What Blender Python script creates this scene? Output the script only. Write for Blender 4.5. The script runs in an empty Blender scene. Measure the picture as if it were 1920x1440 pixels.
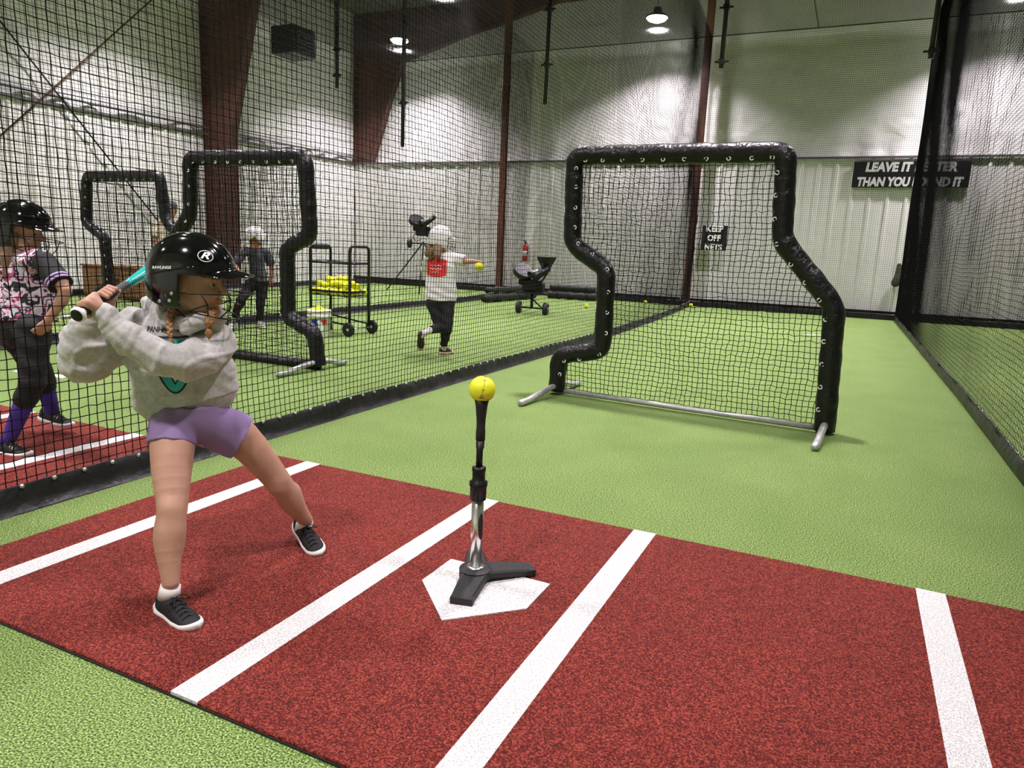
import bpy, math, random
import numpy as np
from mathutils import Matrix, Vector
random.seed(7); rng = np.random.default_rng(7)
sc = bpy.context.scene
COL = sc.collection
PI = math.pi

# ------------------------------------------------------------------ camera
cam_d = bpy.data.cameras.new('camera'); cam = bpy.data.objects.new('camera', cam_d); COL.objects.link(cam)
cam_d.sensor_width = 36.0; cam_d.lens = 36.0 * 1338.3 / 1920; cam_d.clip_start = 0.05; cam_d.clip_end = 200
_f = Vector((-0.41492093, 0.8905364, -0.18650883)); _r = Vector((0.90217956, 0.42925703, 0.0425493)); _u = Vector((-0.11795193, 0.15060986, 0.98153146))
_m = Matrix((_r, _u, -_f)).transposed().to_4x4(); _m.translation = Vector((0, 0, 1.2569))
cam.matrix_world = _m
sc.camera = cam
# ------------------------------------------------------------------ world, exposure
w = bpy.data.worlds.new('world'); sc.world = w; w.use_nodes = True
w.node_tree.nodes['Background'].inputs[0].default_value = (0.8, 0.85, 0.9, 1)
w.node_tree.nodes['Background'].inputs[1].default_value = 0.05
sc.view_settings.view_transform = 'Standard'; sc.view_settings.look = 'None'
sc.view_settings.gamma = 1.0; sc.view_settings.use_curve_mapping = False
sc.view_settings.exposure = 0.66
sc.cycles.max_bounces = 7; sc.cycles.diffuse_bounces = 4; sc.cycles.glossy_bounces = 3; sc.cycles.transparent_max_bounces = 8
sc.cycles.sample_clamp_indirect = 6.0; sc.cycles.use_denoising = True
LAMP_W = 190.0
LAMPS = [(-12.0, 17.5), (-4.9, 17.7), (2.3, 17.7), (-8.7, 14.2), (-1.5, 13.8), (-12.0, 10.5), (-5.2, 10.0), (2.0, 10.0), (-8.6, 6.7), (-1.6, 6.4), (-5.0, 2.4), (1.6, 2.6), (-11.8, 3.0), (-1.8, -1.5), (-8.4, -1.5)]
LAMP_Z = 6.72

# ------------------------------------------------------------------ materials
MATS = {}
def mat(name, col, rough=0.6, metal=0.0, col2=None, nscale=40.0, bump=0.0, bscale=None, emit=None, coat=0.0, sheen=0.0, spec=0.5, lo=0.35, hi=0.65, detail=3.0, bdist=0.01, stretch=None):
    if name in MATS: return MATS[name]
    m = bpy.data.materials.new(name); m.use_nodes = True; nt = m.node_tree; N = nt.nodes; L = nt.links
    b = N['Principled BSDF']
    b.inputs['Base Color'].default_value = (*col, 1); b.inputs['Roughness'].default_value = rough; b.inputs['Metallic'].default_value = metal
    b.inputs['Specular IOR Level'].default_value = spec
    b.inputs['Coat Weight'].default_value = coat; b.inputs['Sheen Weight'].default_value = sheen
    tc = N.new('ShaderNodeTexCoord'); src = tc.outputs['Object']
    if stretch:
        mp = N.new('ShaderNodeMapping'); mp.inputs['Scale'].default_value = stretch; L.new(src, mp.inputs['Vector']); src = mp.outputs['Vector']
    if col2 is not None:
        n = N.new('ShaderNodeTexNoise'); n.inputs['Scale'].default_value = nscale; n.inputs['Detail'].default_value = detail; L.new(src, n.inputs['Vector'])
        r = N.new('ShaderNodeValToRGB'); r.color_ramp.elements[0].position = lo; r.color_ramp.elements[1].position = hi
        r.color_ramp.elements[0].color = (*col, 1); r.color_ramp.elements[1].color = (*col2, 1)
        L.new(n.outputs['Fac'], r.inputs['Fac']); L.new(r.outputs['Color'], b.inputs['Base Color'])
    if bump:
        n2 = N.new('ShaderNodeTexNoise'); n2.inputs['Scale'].default_value = bscale or nscale; n2.inputs['Detail'].default_value = 3; L.new(src, n2.inputs['Vector'])
        bp = N.new('ShaderNodeBump'); bp.inputs['Strength'].default_value = bump; bp.inputs['Distance'].default_value = bdist
        L.new(n2.outputs['Fac'], bp.inputs['Height']); L.new(bp.outputs['Normal'], b.inputs['Normal'])
    if emit:
        b.inputs['Emission Color'].default_value = (*emit[0], 1); b.inputs['Emission Strength'].default_value = emit[1]
    MATS[name] = m; return m

def grass_mat(name, a, c, d, s=190.0, patch=None):
    m = bpy.data.materials.new(name); m.use_nodes = True; nt = m.node_tree; N = nt.nodes; L = nt.links
    b = N['Principled BSDF']; b.inputs['Roughness'].default_value = 0.85; b.inputs['Specular IOR Level'].default_value = 0.25
    tc = N.new('ShaderNodeTexCoord')
    n = N.new('ShaderNodeTexNoise'); n.inputs['Scale'].default_value = s; n.inputs['Detail'].default_value = 2.0; L.new(tc.outputs['Object'], n.inputs['Vector'])
    r = N.new('ShaderNodeValToRGB'); e = r.color_ramp.elements; e[0].position = 0.36; e[0].color = (*a, 1); e[1].position = 0.66; e[1].color = (*d, 1)
    k = e.new(0.5); k.color = (*c, 1); L.new(n.outputs['Fac'], r.inputs['Fac'])
    n3 = N.new('ShaderNodeTexNoise'); n3.inputs['Scale'].default_value = 1.6; n3.inputs['Detail'].default_value = 4; L.new(tc.outputs['Object'], n3.inputs['Vector'])
    mx = N.new('ShaderNodeMix'); mx.data_type = 'RGBA'; mx.blend_type = 'MULTIPLY'; mx.inputs[0].default_value = 1.0
    r2 = N.new('ShaderNodeValToRGB'); r2.color_ramp.elements[0].position = 0.3; r2.color_ramp.elements[1].position = 0.7
    p = patch or (0.86, 0.9, 0.84); r2.color_ramp.elements[0].color = (*p, 1); r2.color_ramp.elements[1].color = (1, 1, 1, 1)
    L.new(n3.outputs['Fac'], r2.inputs['Fac']); L.new(r.outputs['Color'], mx.inputs[6]); L.new(r2.outputs['Color'], mx.inputs[7]); L.new(mx.outputs[2], b.inputs['Base Color'])
    bp = N.new('ShaderNodeBump'); bp.inputs['Strength'].default_value = 0.7; bp.inputs['Distance'].default_value = 0.006
    L.new(n.outputs['Fac'], bp.inputs['Height']); L.new(bp.outputs['Normal'], b.inputs['Normal'])
    MATS[name] = m; return m

TURF = grass_mat('artificial_turf', (0.024, 0.046, 0.012), (0.140, 0.228, 0.052), (0.42, 0.53, 0.19), s=185, patch=(0.82, 0.88, 0.80))
CLAY = grass_mat('red_turf', (0.045, 0.005, 0.004), (0.145, 0.0135, 0.009), (0.33, 0.062, 0.038), s=185, patch=(0.86, 0.84, 0.84))
LINE = grass_mat('white_turf', (0.42, 0.41, 0.40), (0.66, 0.645, 0.63), (0.86, 0.84, 0.83), s=185, patch=(0.9, 0.9, 0.9))
BLACKV = mat('black_vinyl', (0.006, 0.006, 0.0065), 0.42, bump=0.5, bscale=9.0, bdist=0.03, col2=(0.012, 0.012, 0.012), nscale=4, spec=.35)
BLACKP = mat('black_padding_vinyl', (0.004, 0.004, 0.0045), 0.36, bump=0.9, bscale=16.0, bdist=0.02, spec=.4)
NETM = mat('black_net_twine', (0.003, 0.003, 0.003), 0.8, spec=.08)
ROOFNET = mat('roof_net_twine', (0.004, 0.004, 0.004), 0.35, spec=.6)
STEEL = mat('bare_steel', (0.55, 0.55, 0.56), 0.32, 0.9)
GALV = mat('galvanised_tube', (0.62, 0.62, 0.62), 0.4, 0.6, col2=(0.5, 0.5, 0.5), nscale=30)
CHROME = mat('chrome', (0.80, 0.80, 0.80), 0.24, 1.0)
BLACKM = mat('black_painted_metal', (0.005, 0.005, 0.005), 0.4, spec=.35)
RUBBER = mat('black_rubber', (0.008, 0.008, 0.008), 0.6, bump=0.2, bscale=80)
REDIRON = mat('red_oxide_steel', (0.105, 0.038, 0.022), 0.5, col2=(0.08, 0.029, 0.017), nscale=3)
REDPOST = mat('red_oxide_post', (.22, .08, .045), .5, col2=(.18, .062, .036), nscale=3)
WHITEV = mat('white_insulation_vinyl', (0.86, 0.85, 0.83), 0.30, bump=1.0, bscale=1.3, bdist=0.10, col2=(0.92, 0.91, 0.89), nscale=2.0, stretch=(1, 1, 1.8))
WHITEL = mat('white_liner_steel', (0.88, 0.87, 0.84), 0.42, col2=(0.92, 0.91, 0.88), nscale=1.5)
CEILM = mat('ceiling_vinyl', (0.22, 0.23, 0.19), 0.5, bump=0.5, bscale=1.2, bdist=0.08)
SOFTY = mat('optic_yellow_leather', (0.78, 0.80, 0.02), 0.5, bump=0.15, bscale=300, bdist=0.002)
STITCH = mat('ball_stitching', (0.35, 0.30, 0.03), 0.7)
WHITE = mat('white_paint', (0.85, 0.85, 0.84), 0.5)
BLACK = mat('black_paint', (0.010, 0.010, 0.011), 0.5)

# ------------------------------------------------------------------ object helpers
ROOT = {}
def tag(o, label=None, cat=None, group=None, kind=None):
    if label: o['label'] = label
    if cat: o['category'] = cat
    if group: o['group'] = group
    if kind: o['kind'] = kind
    return o
def thing(name, label, cat, loc=(0, 0, 0), rz=0.0, group=None):
    o = bpy.data.objects.new(name, None); COL.objects.link(o); o.empty_display_size = 0.05
    o.location = loc; o.rotation_euler = (0, 0, rz); ROOT[o.name] = (np.array(loc, float), rz)
    return tag(o, label, cat, group)
def root_of(p):
    while p.parent is not None: p = p.parent
    return p
def obj(name, geo, m, parent=None, smooth=True, local=False):
    """geo = (verts, faces[, material index]) ; local=True: verts already in the thing's own frame"""
    V = np.asarray(geo[0], float); Fc = geo[1]
    if parent is not None and not local:
        r = root_of(parent)
        if r.name in ROOT:
            loc, rz = ROOT[r.name]; V = V - loc
            if rz:
                c, s = math.cos(-rz), math.sin(-rz); V = np.stack([V[:, 0] * c - V[:, 1] * s, V[:, 0] * s + V[:, 1] * c, V[:, 2]], 1)
    me = bpy.data.meshes.new(name)
    if isinstance(Fc, np.ndarray):
        nf, k = Fc.shape
        me.vertices.add(len(V)); me.vertices.foreach_set('co', V.astype(np.float32).ravel())
        me.loops.add(nf * k); me.loops.foreach_set('vertex_index', Fc.astype(np.int32).ravel())
        me.polygons.add(nf); me.polygons.foreach_set('loop_start', np.arange(0, nf * k, k, dtype=np.int32)); me.polygons.foreach_set('loop_total', np.full(nf, k, np.int32))
        me.update(calc_edges=True)
    else:
        me.from_pydata([tuple(v) for v in V], [], Fc)
    ms = m if isinstance(m, (list, tuple)) else [m]
    for x in ms: me.materials.append(x)
    if len(geo) > 2: me.polygons.foreach_set('material_index', [int(q) for q in geo[2]])
    me.validate(); 
    if smooth: me.polygons.foreach_set('use_smooth', np.ones(len(me.polygons), bool))
    o = bpy.data.objects.new(name, me); COL.objects.link(o)
    if parent is not None: o.parent = parent
    elif True: ROOT[o.name] = (np.zeros(3), 0.0)
    return o
def sharp(o, ang=35):
    me = o.data; me.set_sharp_from_angle(angle=math.radians(ang)); return o
def struct(name, geo, m, smooth=False):
    o = obj(name, geo, m, None, smooth); o['kind'] = 'structure'; return o
def copy_tree(o, parent=None):
    c = o.copy(); COL.objects.link(c); c.parent = parent
    for ch in o.children: copy_tree(ch, c)
    return c
def join(*gs):
    V = []; F = []; off = 0
    for g in gs:
        v = np.asarray(g[0], float); V.append(v)
        F += [tuple(int(i) + off for i in f) for f in g[1]]; off += len(v)
    return np.concatenate(V), F
def box(c, s, rz=0.0, bev=0.0, R=None):
    hx, hy, hz = s[0] / 2, s[1] / 2, s[2] / 2
    if bev <= 0:
        v = np.array([(x, y, z) for z in (-hz, hz) for x, y in ((-hx, -hy), (hx, -hy), (hx, hy), (-hx, hy))], float)
        f = [(3, 2, 1, 0), (4, 5, 6, 7), (0, 1, 5, 4), (1, 2, 6, 5), (2, 3, 7, 6), (3, 0, 4, 7)]
    else:
        b = min(bev, hx * .9, hy * .9, hz * .9); v = []; f = []
        rings = [(-hz, b), (-hz + b, 0), (hz - b, 0), (hz, b)]
        for z, i in rings:
            X, Y = hx - i, hy - i
            v += [(-X + b, -Y, z), (X - b, -Y, z), (X, -Y + b, z), (X, Y - b, z), (X - b, Y, z), (-X + b, Y, z), (-X, Y - b, z), (-X, -Y + b, z)]
        for k in range(3):
            for i in range(8):
                j = (i + 1) % 8; f.append((k * 8 + i, k * 8 + j, (k + 1) * 8 + j, (k + 1) * 8 + i))
        f.append(tuple(range(7, -1, -1))); f.append(tuple(range(24, 32))); v = np.array(v, float)
    if R is not None: v = v @ np.asarray(R, float).T
    if rz: 
        cs, sn = math.cos(rz), math.sin(rz); v = np.stack([v[:, 0] * cs - v[:, 1] * sn, v[:, 0] * sn + v[:, 1] * cs, v[:, 2]], 1)
    return v + np.array(c, float), f
def unit(v): v = np.asarray(v, float); return v / (np.linalg.norm(v) + 1e-12)
def tube(path, r, n=8, closed=False, cap=True, up=None, flat=1.0):
    P = np.asarray(path, float); m = len(P); R = np.full(m, r, float) if np.isscalar(r) else np.asarray(r, float)
    T = np.zeros_like(P)
    if closed: T = np.roll(P, -1, 0) - np.roll(P, 1, 0)
    else:
        T[1:-1] = P[2:] - P[:-2]; T[0] = P[1] - P[0]; T[-1] = P[-1] - P[-2]
    T /= (np.linalg.norm(T, axis=1)[:, None] + 1e-12)
    a = np.array(up if up is not None else ((0, 0, 1) if abs(T[0][2]) < .9 else (1, 0, 0)), float)
    V = []; 
    for i in range(m):
        a = a - T[i] * (a @ T[i]); a /= (np.linalg.norm(a) + 1e-12); b = np.cross(T[i], a)
        for k in range(n):
            t = 2 * PI * k / n; V.append(P[i] + R[i] * (math.cos(t) * a * flat + math.sin(t) * b))
    F = []
    for i in range(m if closed else m - 1):
        i2 = (i + 1) % m
        for k in range(n):
            k2 = (k + 1) % n; F.append((i * n + k, i * n + k2, i2 * n + k2, i2 * n + k))
    if cap and not closed: F.append(tuple(range(n - 1, -1, -1))); F.append(tuple((m - 1) * n + k for k in range(n)))
    return np.array(V), F
def lathe(prof, n=24, c=(0, 0, 0), axis=(0, 0, 1)):
    ax = unit(axis); a = unit(np.cross(ax, (0, 1, 0) if abs(ax[1]) < .9 else (1, 0, 0))); b = np.cross(ax, a); c = np.array(c, float)
    V = []; F = []
    for (r, z) in prof:
        for k in range(n):
            t = 2 * PI * k / n; V.append(c + ax * z + (a * math.cos(t) + b * math.sin(t)) * max(r, 1e-5))
    for i in range(len(prof) - 1):
        for k in range(n):
            k2 = (k + 1) % n; F.append((i * n + k, i * n + k2, (i + 1) * n + k2, (i + 1) * n + k))
    F.append(tuple(range(n - 1, -1, -1))); F.append(tuple((len(prof) - 1) * n + k for k in range(n)))
    return np.array(V), F
def sphere(c, r, n=16, m=10): 
    return lathe([(r * math.sin(PI * i / m), -r * math.cos(PI * i / m)) for i in range(m + 1)], n, c)
def prism(poly, o, u, v, nrm, th):
    """flat outline (2-D) given thickness th along nrm"""
    o, u, v, nrm = [np.array(q, float) for q in (o, u, v, nrm)]; n = len(poly)
    A = [o + u * p[0] + v * p[1] for p in poly]; B = [q + nrm * th for q in A]
    F = [tuple(range(n - 1, -1, -1)), tuple(range(n, 2 * n))] + [(i, (i + 1) % n, n + (i + 1) % n, n + i) for i in range(n)]
    return np.array(A + B), F
def fillet(pts, rad, k=6):
    P = [np.array(p, float) for p in pts]; out = [P[0]]
    for i in range(1, len(P) - 1):
        a, b, c = P[i - 1], P[i], P[i + 1]; d1 = a - b; d2 = c - b; l1 = np.linalg.norm(d1); l2 = np.linalg.norm(d2); r = min(rad, l1 * .45, l2 * .45)
        s = b + d1 / l1 * r; e = b + d2 / l2 * r
        for q in range(k + 1):
            t = q / k; out.append((1 - t) ** 2 * s + 2 * t * (1 - t) * b + t * t * e)
    out.append(P[-1]); return np.array(out)
def resample(P, step):
    P = np.asarray(P, float); d = np.r_[0, np.cumsum(np.linalg.norm(np.diff(P, axis=0), axis=1))]
    n = max(2, int(round(d[-1] / step)) + 1); s = np.linspace(0, d[-1], n)
    return np.stack([np.interp(s, d, P[:, k]) for k in range(3)], 1)

# ------------------------------------------------------------------ netting: real twine, two families of strands
def strands(G, r, nrm, alongv, su=1, sv=1, trim=None):
    """G[j,i] node grid (rows j, columns i). each row and column is one thin three-sided strand."""
    G = np.asarray(G, float); nv, nu, _ = G.shape; parts = []
    def fam(A, off1, off2):
        m, n, _ = A.shape
        ang = [PI / 2, PI * 7 / 6, PI * 11 / 6]
        rings = np.stack([A + r * (math.cos(t) * off1 + math.sin(t) * off2) for t in ang], 2)      # m,n,3,3
        V = rings.reshape(-1, 3); idx = np.arange(m * n * 3).reshape(m, n, 3)
        q = []
        for k in range(3):
            k2 = (k + 1) % 3
            q.append(np.stack([idx[:, :-1, k], idx[:, :-1, k2], idx[:, 1:, k2], idx[:, 1:, k]], -1).reshape(-1, 4))
        return V, np.concatenate(q)
    nrm = np.array(nrm, float); alongv = np.array(alongv, float); al_u = np.cross(alongv, nrm)
    iu = sorted(set(list(range(0, nu, su)) + [nu - 1])); jv = sorted(set(list(range(0, nv, sv)) + [nv - 1]))
    V1, F1 = fam(G[:, iu], nrm, alongv); V2, F2 = fam(G[jv].transpose(1, 0, 2), nrm, al_u)
    return np.concatenate([V1, V2]), np.concatenate([F1, F2 + len(V1)])
def wave(u, v, amp, f, ph=0.0):
    return amp * (np.sin(u * f + v * f * .6 + ph) * .5 + np.sin(u * f * 2.3 - v * f * 1.4 + ph * 2 + 1) * .3 + np.sin(u * f * .37 + v * f * 1.9 + ph + 2) * .4)
CELL = 0.0445

# ------------------------------------------------------------------ signed-distance modelling for bodies, clothes, helmets
def rc(P, a, b, r1, r2, flat=None):
    a = np.asarray(a, float); b = np.asarray(b, float)
    if flat is not None:
        n, k = flat; n = unit(n); P = P + ((P - a) @ n)[:, None] * n * (k - 1); b = b + ((b - a) @ n) * n * (k - 1)
    ba = b - a; L2 = ba @ ba + 1e-12; t = np.clip(((P - a) @ ba) / L2, 0, 1)
    return np.linalg.norm(P - a - t[:, None] * ba, axis=1) - (r1 + (r2 - r1) * t)
def ell(P, c, rad, R=None):
    Q = P - np.asarray(c, float)
    if R is not None: Q = Q @ np.asarray(R, float)       # columns of R = local axes
    rad = np.asarray(rad, float); k0 = np.linalg.norm(Q / rad, axis=1); k1 = np.linalg.norm(Q / rad ** 2, axis=1) + 1e-9
    return k0 * (k0 - 1) / k1
def smin(a, b, k):
    if k <= 0: return np.minimum(a, b)
    h = np.clip(0.5 + 0.5 * (b - a) / k, 0, 1); return b + (a - b) * h - k * h * (1 - h)
def smax(a, b, k): return -smin(-a, -b, k)
def union(ds, k):
    d = ds[0]
    for x in ds[1:]: d = smin(d, x, k)
    return d
def surfnet(f, lo, hi, h, relax=2):
    lo = np.array(lo, float); hi = np.array(hi, float); n = np.ceil((hi - lo) / h).astype(int) + 1
    B = 6; nb = -(-n // B); F = np.ones(tuple(nb * B)); cc = [lo[k] + h * (np.arange(nb[k]) * B + (B - 1) / 2) for k in range(3)]
    Cc = np.stack(np.meshgrid(*cc, indexing='ij'), -1).reshape(-1, 3); Fc = f(Cc); ac = np.abs(Fc) < h * B * 1.9
    F6 = F.reshape(nb[0], B, nb[1], B, nb[2], B); F6[:] = np.where(Fc < 0, -1., 1.).reshape(nb[0], 1, nb[1], 1, nb[2], 1)
    o3 = (np.stack(np.meshgrid(*[np.arange(B)] * 3, indexing='ij'), -1).reshape(-1, 3) - (B - 1) / 2) * h; A = np.argwhere(ac.reshape(tuple(nb)))
    Ca = Cc[ac]
    for i in range(0, len(Ca), 1500):
        vals = f((Ca[i:i + 1500, None] + o3[None]).reshape(-1, 3)).reshape(-1, B, B, B)
        for (x, y, z), v in zip(A[i:i + 1500], vals): F6[x, :, y, :, z, :] = v
    F = F6.reshape(tuple(nb * B)); n = nb * B
    s = F < 0; c = np.zeros(tuple(n - 1), int)
    off = [(i, j, k) for i in (0, 1) for j in (0, 1) for k in (0, 1)]
    sl = lambda A, o: A[o[0]:A.shape[0] - 1 + o[0], o[1]:A.shape[1] - 1 + o[1], o[2]:A.shape[2] - 1 + o[2]]
    for o in off: c += sl(s, o)
    act = (c > 0) & (c < 8); idx = -np.ones(act.shape, int); I = np.argwhere(act); idx[act] = np.arange(len(I))
    acc = np.zeros((len(I), 3)); cnt = np.zeros(len(I))
    for a in off:
        for k in range(3):
            if a[k]: continue
            b = list(a); b[k] = 1
            Fa = F[I[:, 0] + a[0], I[:, 1] + a[1], I[:, 2] + a[2]]; Fb = F[I[:, 0] + b[0], I[:, 1] + b[1], I[:, 2] + b[2]]
            m = (Fa < 0) != (Fb < 0); t = np.where(m, Fa / (Fa - Fb + 1e-20), 0)
            p = np.array(a, float)[None].repeat(len(I), 0); p[:, k] += t
            acc += p * m[:, None]; cnt += m
    V = lo + h * (I + acc / cnt[:, None])
    Q = []
    for k in range(3):
        e = [0, 0, 0]; e[k] = 1; A = s[:n[0] - e[0], :n[1] - e[1], :n[2] - e[2]]; B = s[e[0]:, e[1]:, e[2]:]
        ed = np.argwhere(A != B); k1, k2 = (k + 1) % 3, (k + 2) % 3
        ok = (ed[:, k1] > 0) & (ed[:, k2] > 0) & (ed[:, k1] < n[k1] - 1) & (ed[:, k2] < n[k2] - 1); ed = ed[ok]
        ins = A[ed[:, 0], ed[:, 1], ed[:, 2]]
        def cell(d1, d2):
            q = ed.copy(); q[:, k1] += d1; q[:, k2] += d2; return idx[q[:, 0], q[:, 1], q[:, 2]]
        q = np.stack([cell(-1, -1), cell(0, -1), cell(0, 0), cell(-1, 0)], 1); q[~ins] = q[~ins][:, ::-1]; Q.append(q)
    Q = np.concatenate(Q); Q = Q[(Q >= 0).all(1)]
    for _ in range(relax):
        e = h * .25; d0 = f(V); g = np.stack([f(V + np.eye(3)[k] * e) - f(V - np.eye(3)[k] * e) for k in range(3)], 1) / (2 * e)
        st = d0[:, None] * g / (np.sum(g * g, 1)[:, None] + 1e-6); ln = np.linalg.norm(st, axis=1)[:, None]; V = V - st * np.minimum(1, h * .6 / (ln + 1e-12))
    return V, Q
def chain(P, pts, rad, sub=4):
    """smooth tapered limb through the given points (Catmull-Rom), one unbroken surface"""
    X = [np.array(p, float) for p in pts]; X = [2 * X[0] - X[1]] + X + [2 * X[-1] - X[-2]]; Rr = [rad[0]] + list(rad) + [rad[-1]]; C_ = []; R_ = []
    for i in range(1, len(X) - 2):
        for s in range(sub):
            t = s / sub; f_ = lambda p0, p1, p2, p3: .5 * (2 * p1 + (p2 - p0) * t + (2 * p0 - 5 * p1 + 4 * p2 - p3) * t * t + (3 * p1 - p0 - 3 * p2 + p3) * t ** 3)
            C_.append(f_(*X[i - 1:i + 3])); R_.append(f_(*Rr[i - 1:i + 3]))
    C_.append(X[-2]); R_.append(Rr[-2]); d = None
    for i in range(len(C_) - 1):
        q = rc(P, C_[i], C_[i + 1], R_[i], R_[i + 1]); d = q if d is None else np.minimum(d, q)
    return d
def bounds(pts, pad): P = np.array(pts, float); return P.min(0) - pad, P.max(0) + pad
def onto(V, d, f, off, steps=14):
    """slide points along direction d until they lie 'off' above the surface f=0"""
    V = np.array(V, float); d = unit(d)
    for _ in range(steps): V = V + d * (f(V) - off)[:, None] * .8
    return V
def text_geo(s, size, shear=0.0, bold=0.0, spacing=1.0, align='CENTER'):
    cu = bpy.data.curves.new('t', 'FONT'); cu.body = s; cu.size = size; cu.shear = shear; cu.offset = bold; cu.space_character = spacing
    cu.align_x = align; cu.align_y = 'CENTER'; cu.resolution_u = 3
    o = bpy.data.objects.new('t', cu); COL.objects.link(o); dg = bpy.context.evaluated_depsgraph_get()
    me = bpy.data.meshes.new_from_object(o.evaluated_get(dg)); V = np.array([v.co[:2] for v in me.vertices]); F = [tuple(p.vertices) for p in me.polygons]
    bpy.data.objects.remove(o); bpy.data.curves.remove(cu); bpy.data.meshes.remove(me)
    return V, F
def grid_poly(V2, F, o, u, v): return np.asarray(o, float) + np.outer(V2[:, 0], u) + np.outer(V2[:, 1], v), F
def both(g):   # thin decal: keep as a sheet but give it a back
    return g
# ================================================================== the hall
X0, X1, Y0, Y1, ZC = -14.66, 9.2, -5.0, 19.15, 8.05
struct('floor', box(((X0 + X1) / 2, (Y0 + Y1) / 2 + .2, -0.05), (X1 - X0 + .6, Y1 - Y0 + .6, 0.1)), TURF)
struct('ceiling', box(((X0 + X1) / 2, (Y0 + Y1) / 2, ZC + .1), (X1 - X0 + .6, Y1 - Y0 + .6, 0.2)), CEILM)
def crinkled(o, u, length, h, z0, nrm, amp=0.02, step=0.12, seed=0):
    """insulation vinyl hung on the wall: a sheet with sagging folds and a back face"""
    nu = int(length / step) + 1; nv = int(h / step) + 1
    U, V = np.meshgrid(np.linspace(0, length, nu), np.linspace(0, h, nv)); r = np.random.default_rng(seed)
    D = np.zeros_like(U)
    for _ in range(10):
        a = r.uniform(-.5, 1.1); f = r.uniform(.7, 3.4); D += np.sin((U * math.cos(a) + V * math.sin(a)) * f + r.uniform(0, 6)) * r.uniform(.3, 1)
    D = D * amp * .45 + amp * 1.6 * np.exp(-V * 3.0) * np.sin(U * 7 + np.sin(U * 1.7) * 2)
    pts = np.array(o, float) + U[..., None] * np.array(u, float) + V[..., None] * np.array((0, 0, 1.)) + (D[..., None]) * np.array(nrm, float)
    P = pts.reshape(-1, 3); P[:, 2] += z0; idx = np.arange(nu * nv).reshape(nv, nu)
    Q = np.stack([idx[:-1, :-1], idx[:-1, 1:], idx[1:, 1:], idx[1:, :-1]], -1).reshape(-1, 4); return P, Q
def ribbed(o, u, length, z0, z1, nrm, pitch=0.38, depth=0.03):
    o = np.array(o, float); u = np.array(u, float); nrm = np.array(nrm, float); prof = []; x = 0
    while x < length:
        prof += [(x, 0), (x + pitch * .70, 0), (x + pitch * .76, depth), (x + pitch * .90, depth), (x + pitch * .96, 0)]; x += pitch
    V = []; F = []
    for (a, d) in prof:
        for z in (z0, z1): V.append(o + u * min(a, length) + nrm * d + np.array((0, 0, z)))
    for i in range(len(prof) - 1): F.append((2 * i, 2 * i + 2, 2 * i + 3, 2 * i + 1))
    return np.array(V), F
RAIL = 3.66
# back wall: liner panels below, insulation vinyl above
lw = struct('wall_back', join(ribbed((X0, 18.97, 0), (1, 0, 0), X1 - X0, 0, RAIL, (0, -1, 0)), box(((X0 + X1) / 2, 19.35, 4.1), (X1 - X0 + .6, .2, 8.3)), box(((X0 + X1) / 2, 19.13, RAIL / 2), (X1 - X0, .3, RAIL))), WHITEL)
struct('wall_back_insulation', crinkled((X0, 19.17, 0), (1, 0, 0), X1 - X0, ZC - RAIL, RAIL, (0, -1, 0), .045, seed=3), WHITEV, True)
struct('wall_left', join(ribbed((X0 + .0, Y0, 0), (0, 1, 0), 18.97 - Y0, 0, RAIL, (1, 0, 0)), box((X0 - .25, (Y0 + Y1) / 2, 4.1), (.2, Y1 - Y0, 8.3)), box((X0 - .1, (Y0 + Y1) / 2, RAIL / 2), (.16, Y1 - Y0, RAIL))), WHITEL)
struct('wall_left_insulation', crinkled((X0 - .05, Y0, 0), (0, 1, 0), 19.1 - Y0, ZC - RAIL, RAIL, (1, 0, 0), .045, seed=5), WHITEV, True)
struct('wall_right', box((X1 + .1, (Y0 + Y1) / 2, 4.1), (.2, Y1 - Y0 + .4, 8.3)), WHITEL)
struct('wall_front', box(((X0 + X1) / 2, Y0 - .1, 4.1), (X1 - X0 + .6, .2, 8.3)), WHITEL)
struct('trim_1', box(((X0 + X1) / 2, 18.92, RAIL), (X1 - X0, .05, .05)), mat('grey_trim', (.12, .12, .115), .5))
struct('trim_2', join(box((X0 + .05, (Y0 + 19) / 2, RAIL), (.06, 19 - Y0, .05)), box((X0 + .05, (Y0 + 19) / 2, RAIL + .16), (.05, 19 - Y0, .03))), MATS['grey_trim'])
struct('baseboard_back', box(((X0 + X1) / 2, 18.925, .09), (X1 - X0, .04, .18)), BLACKV)
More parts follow.
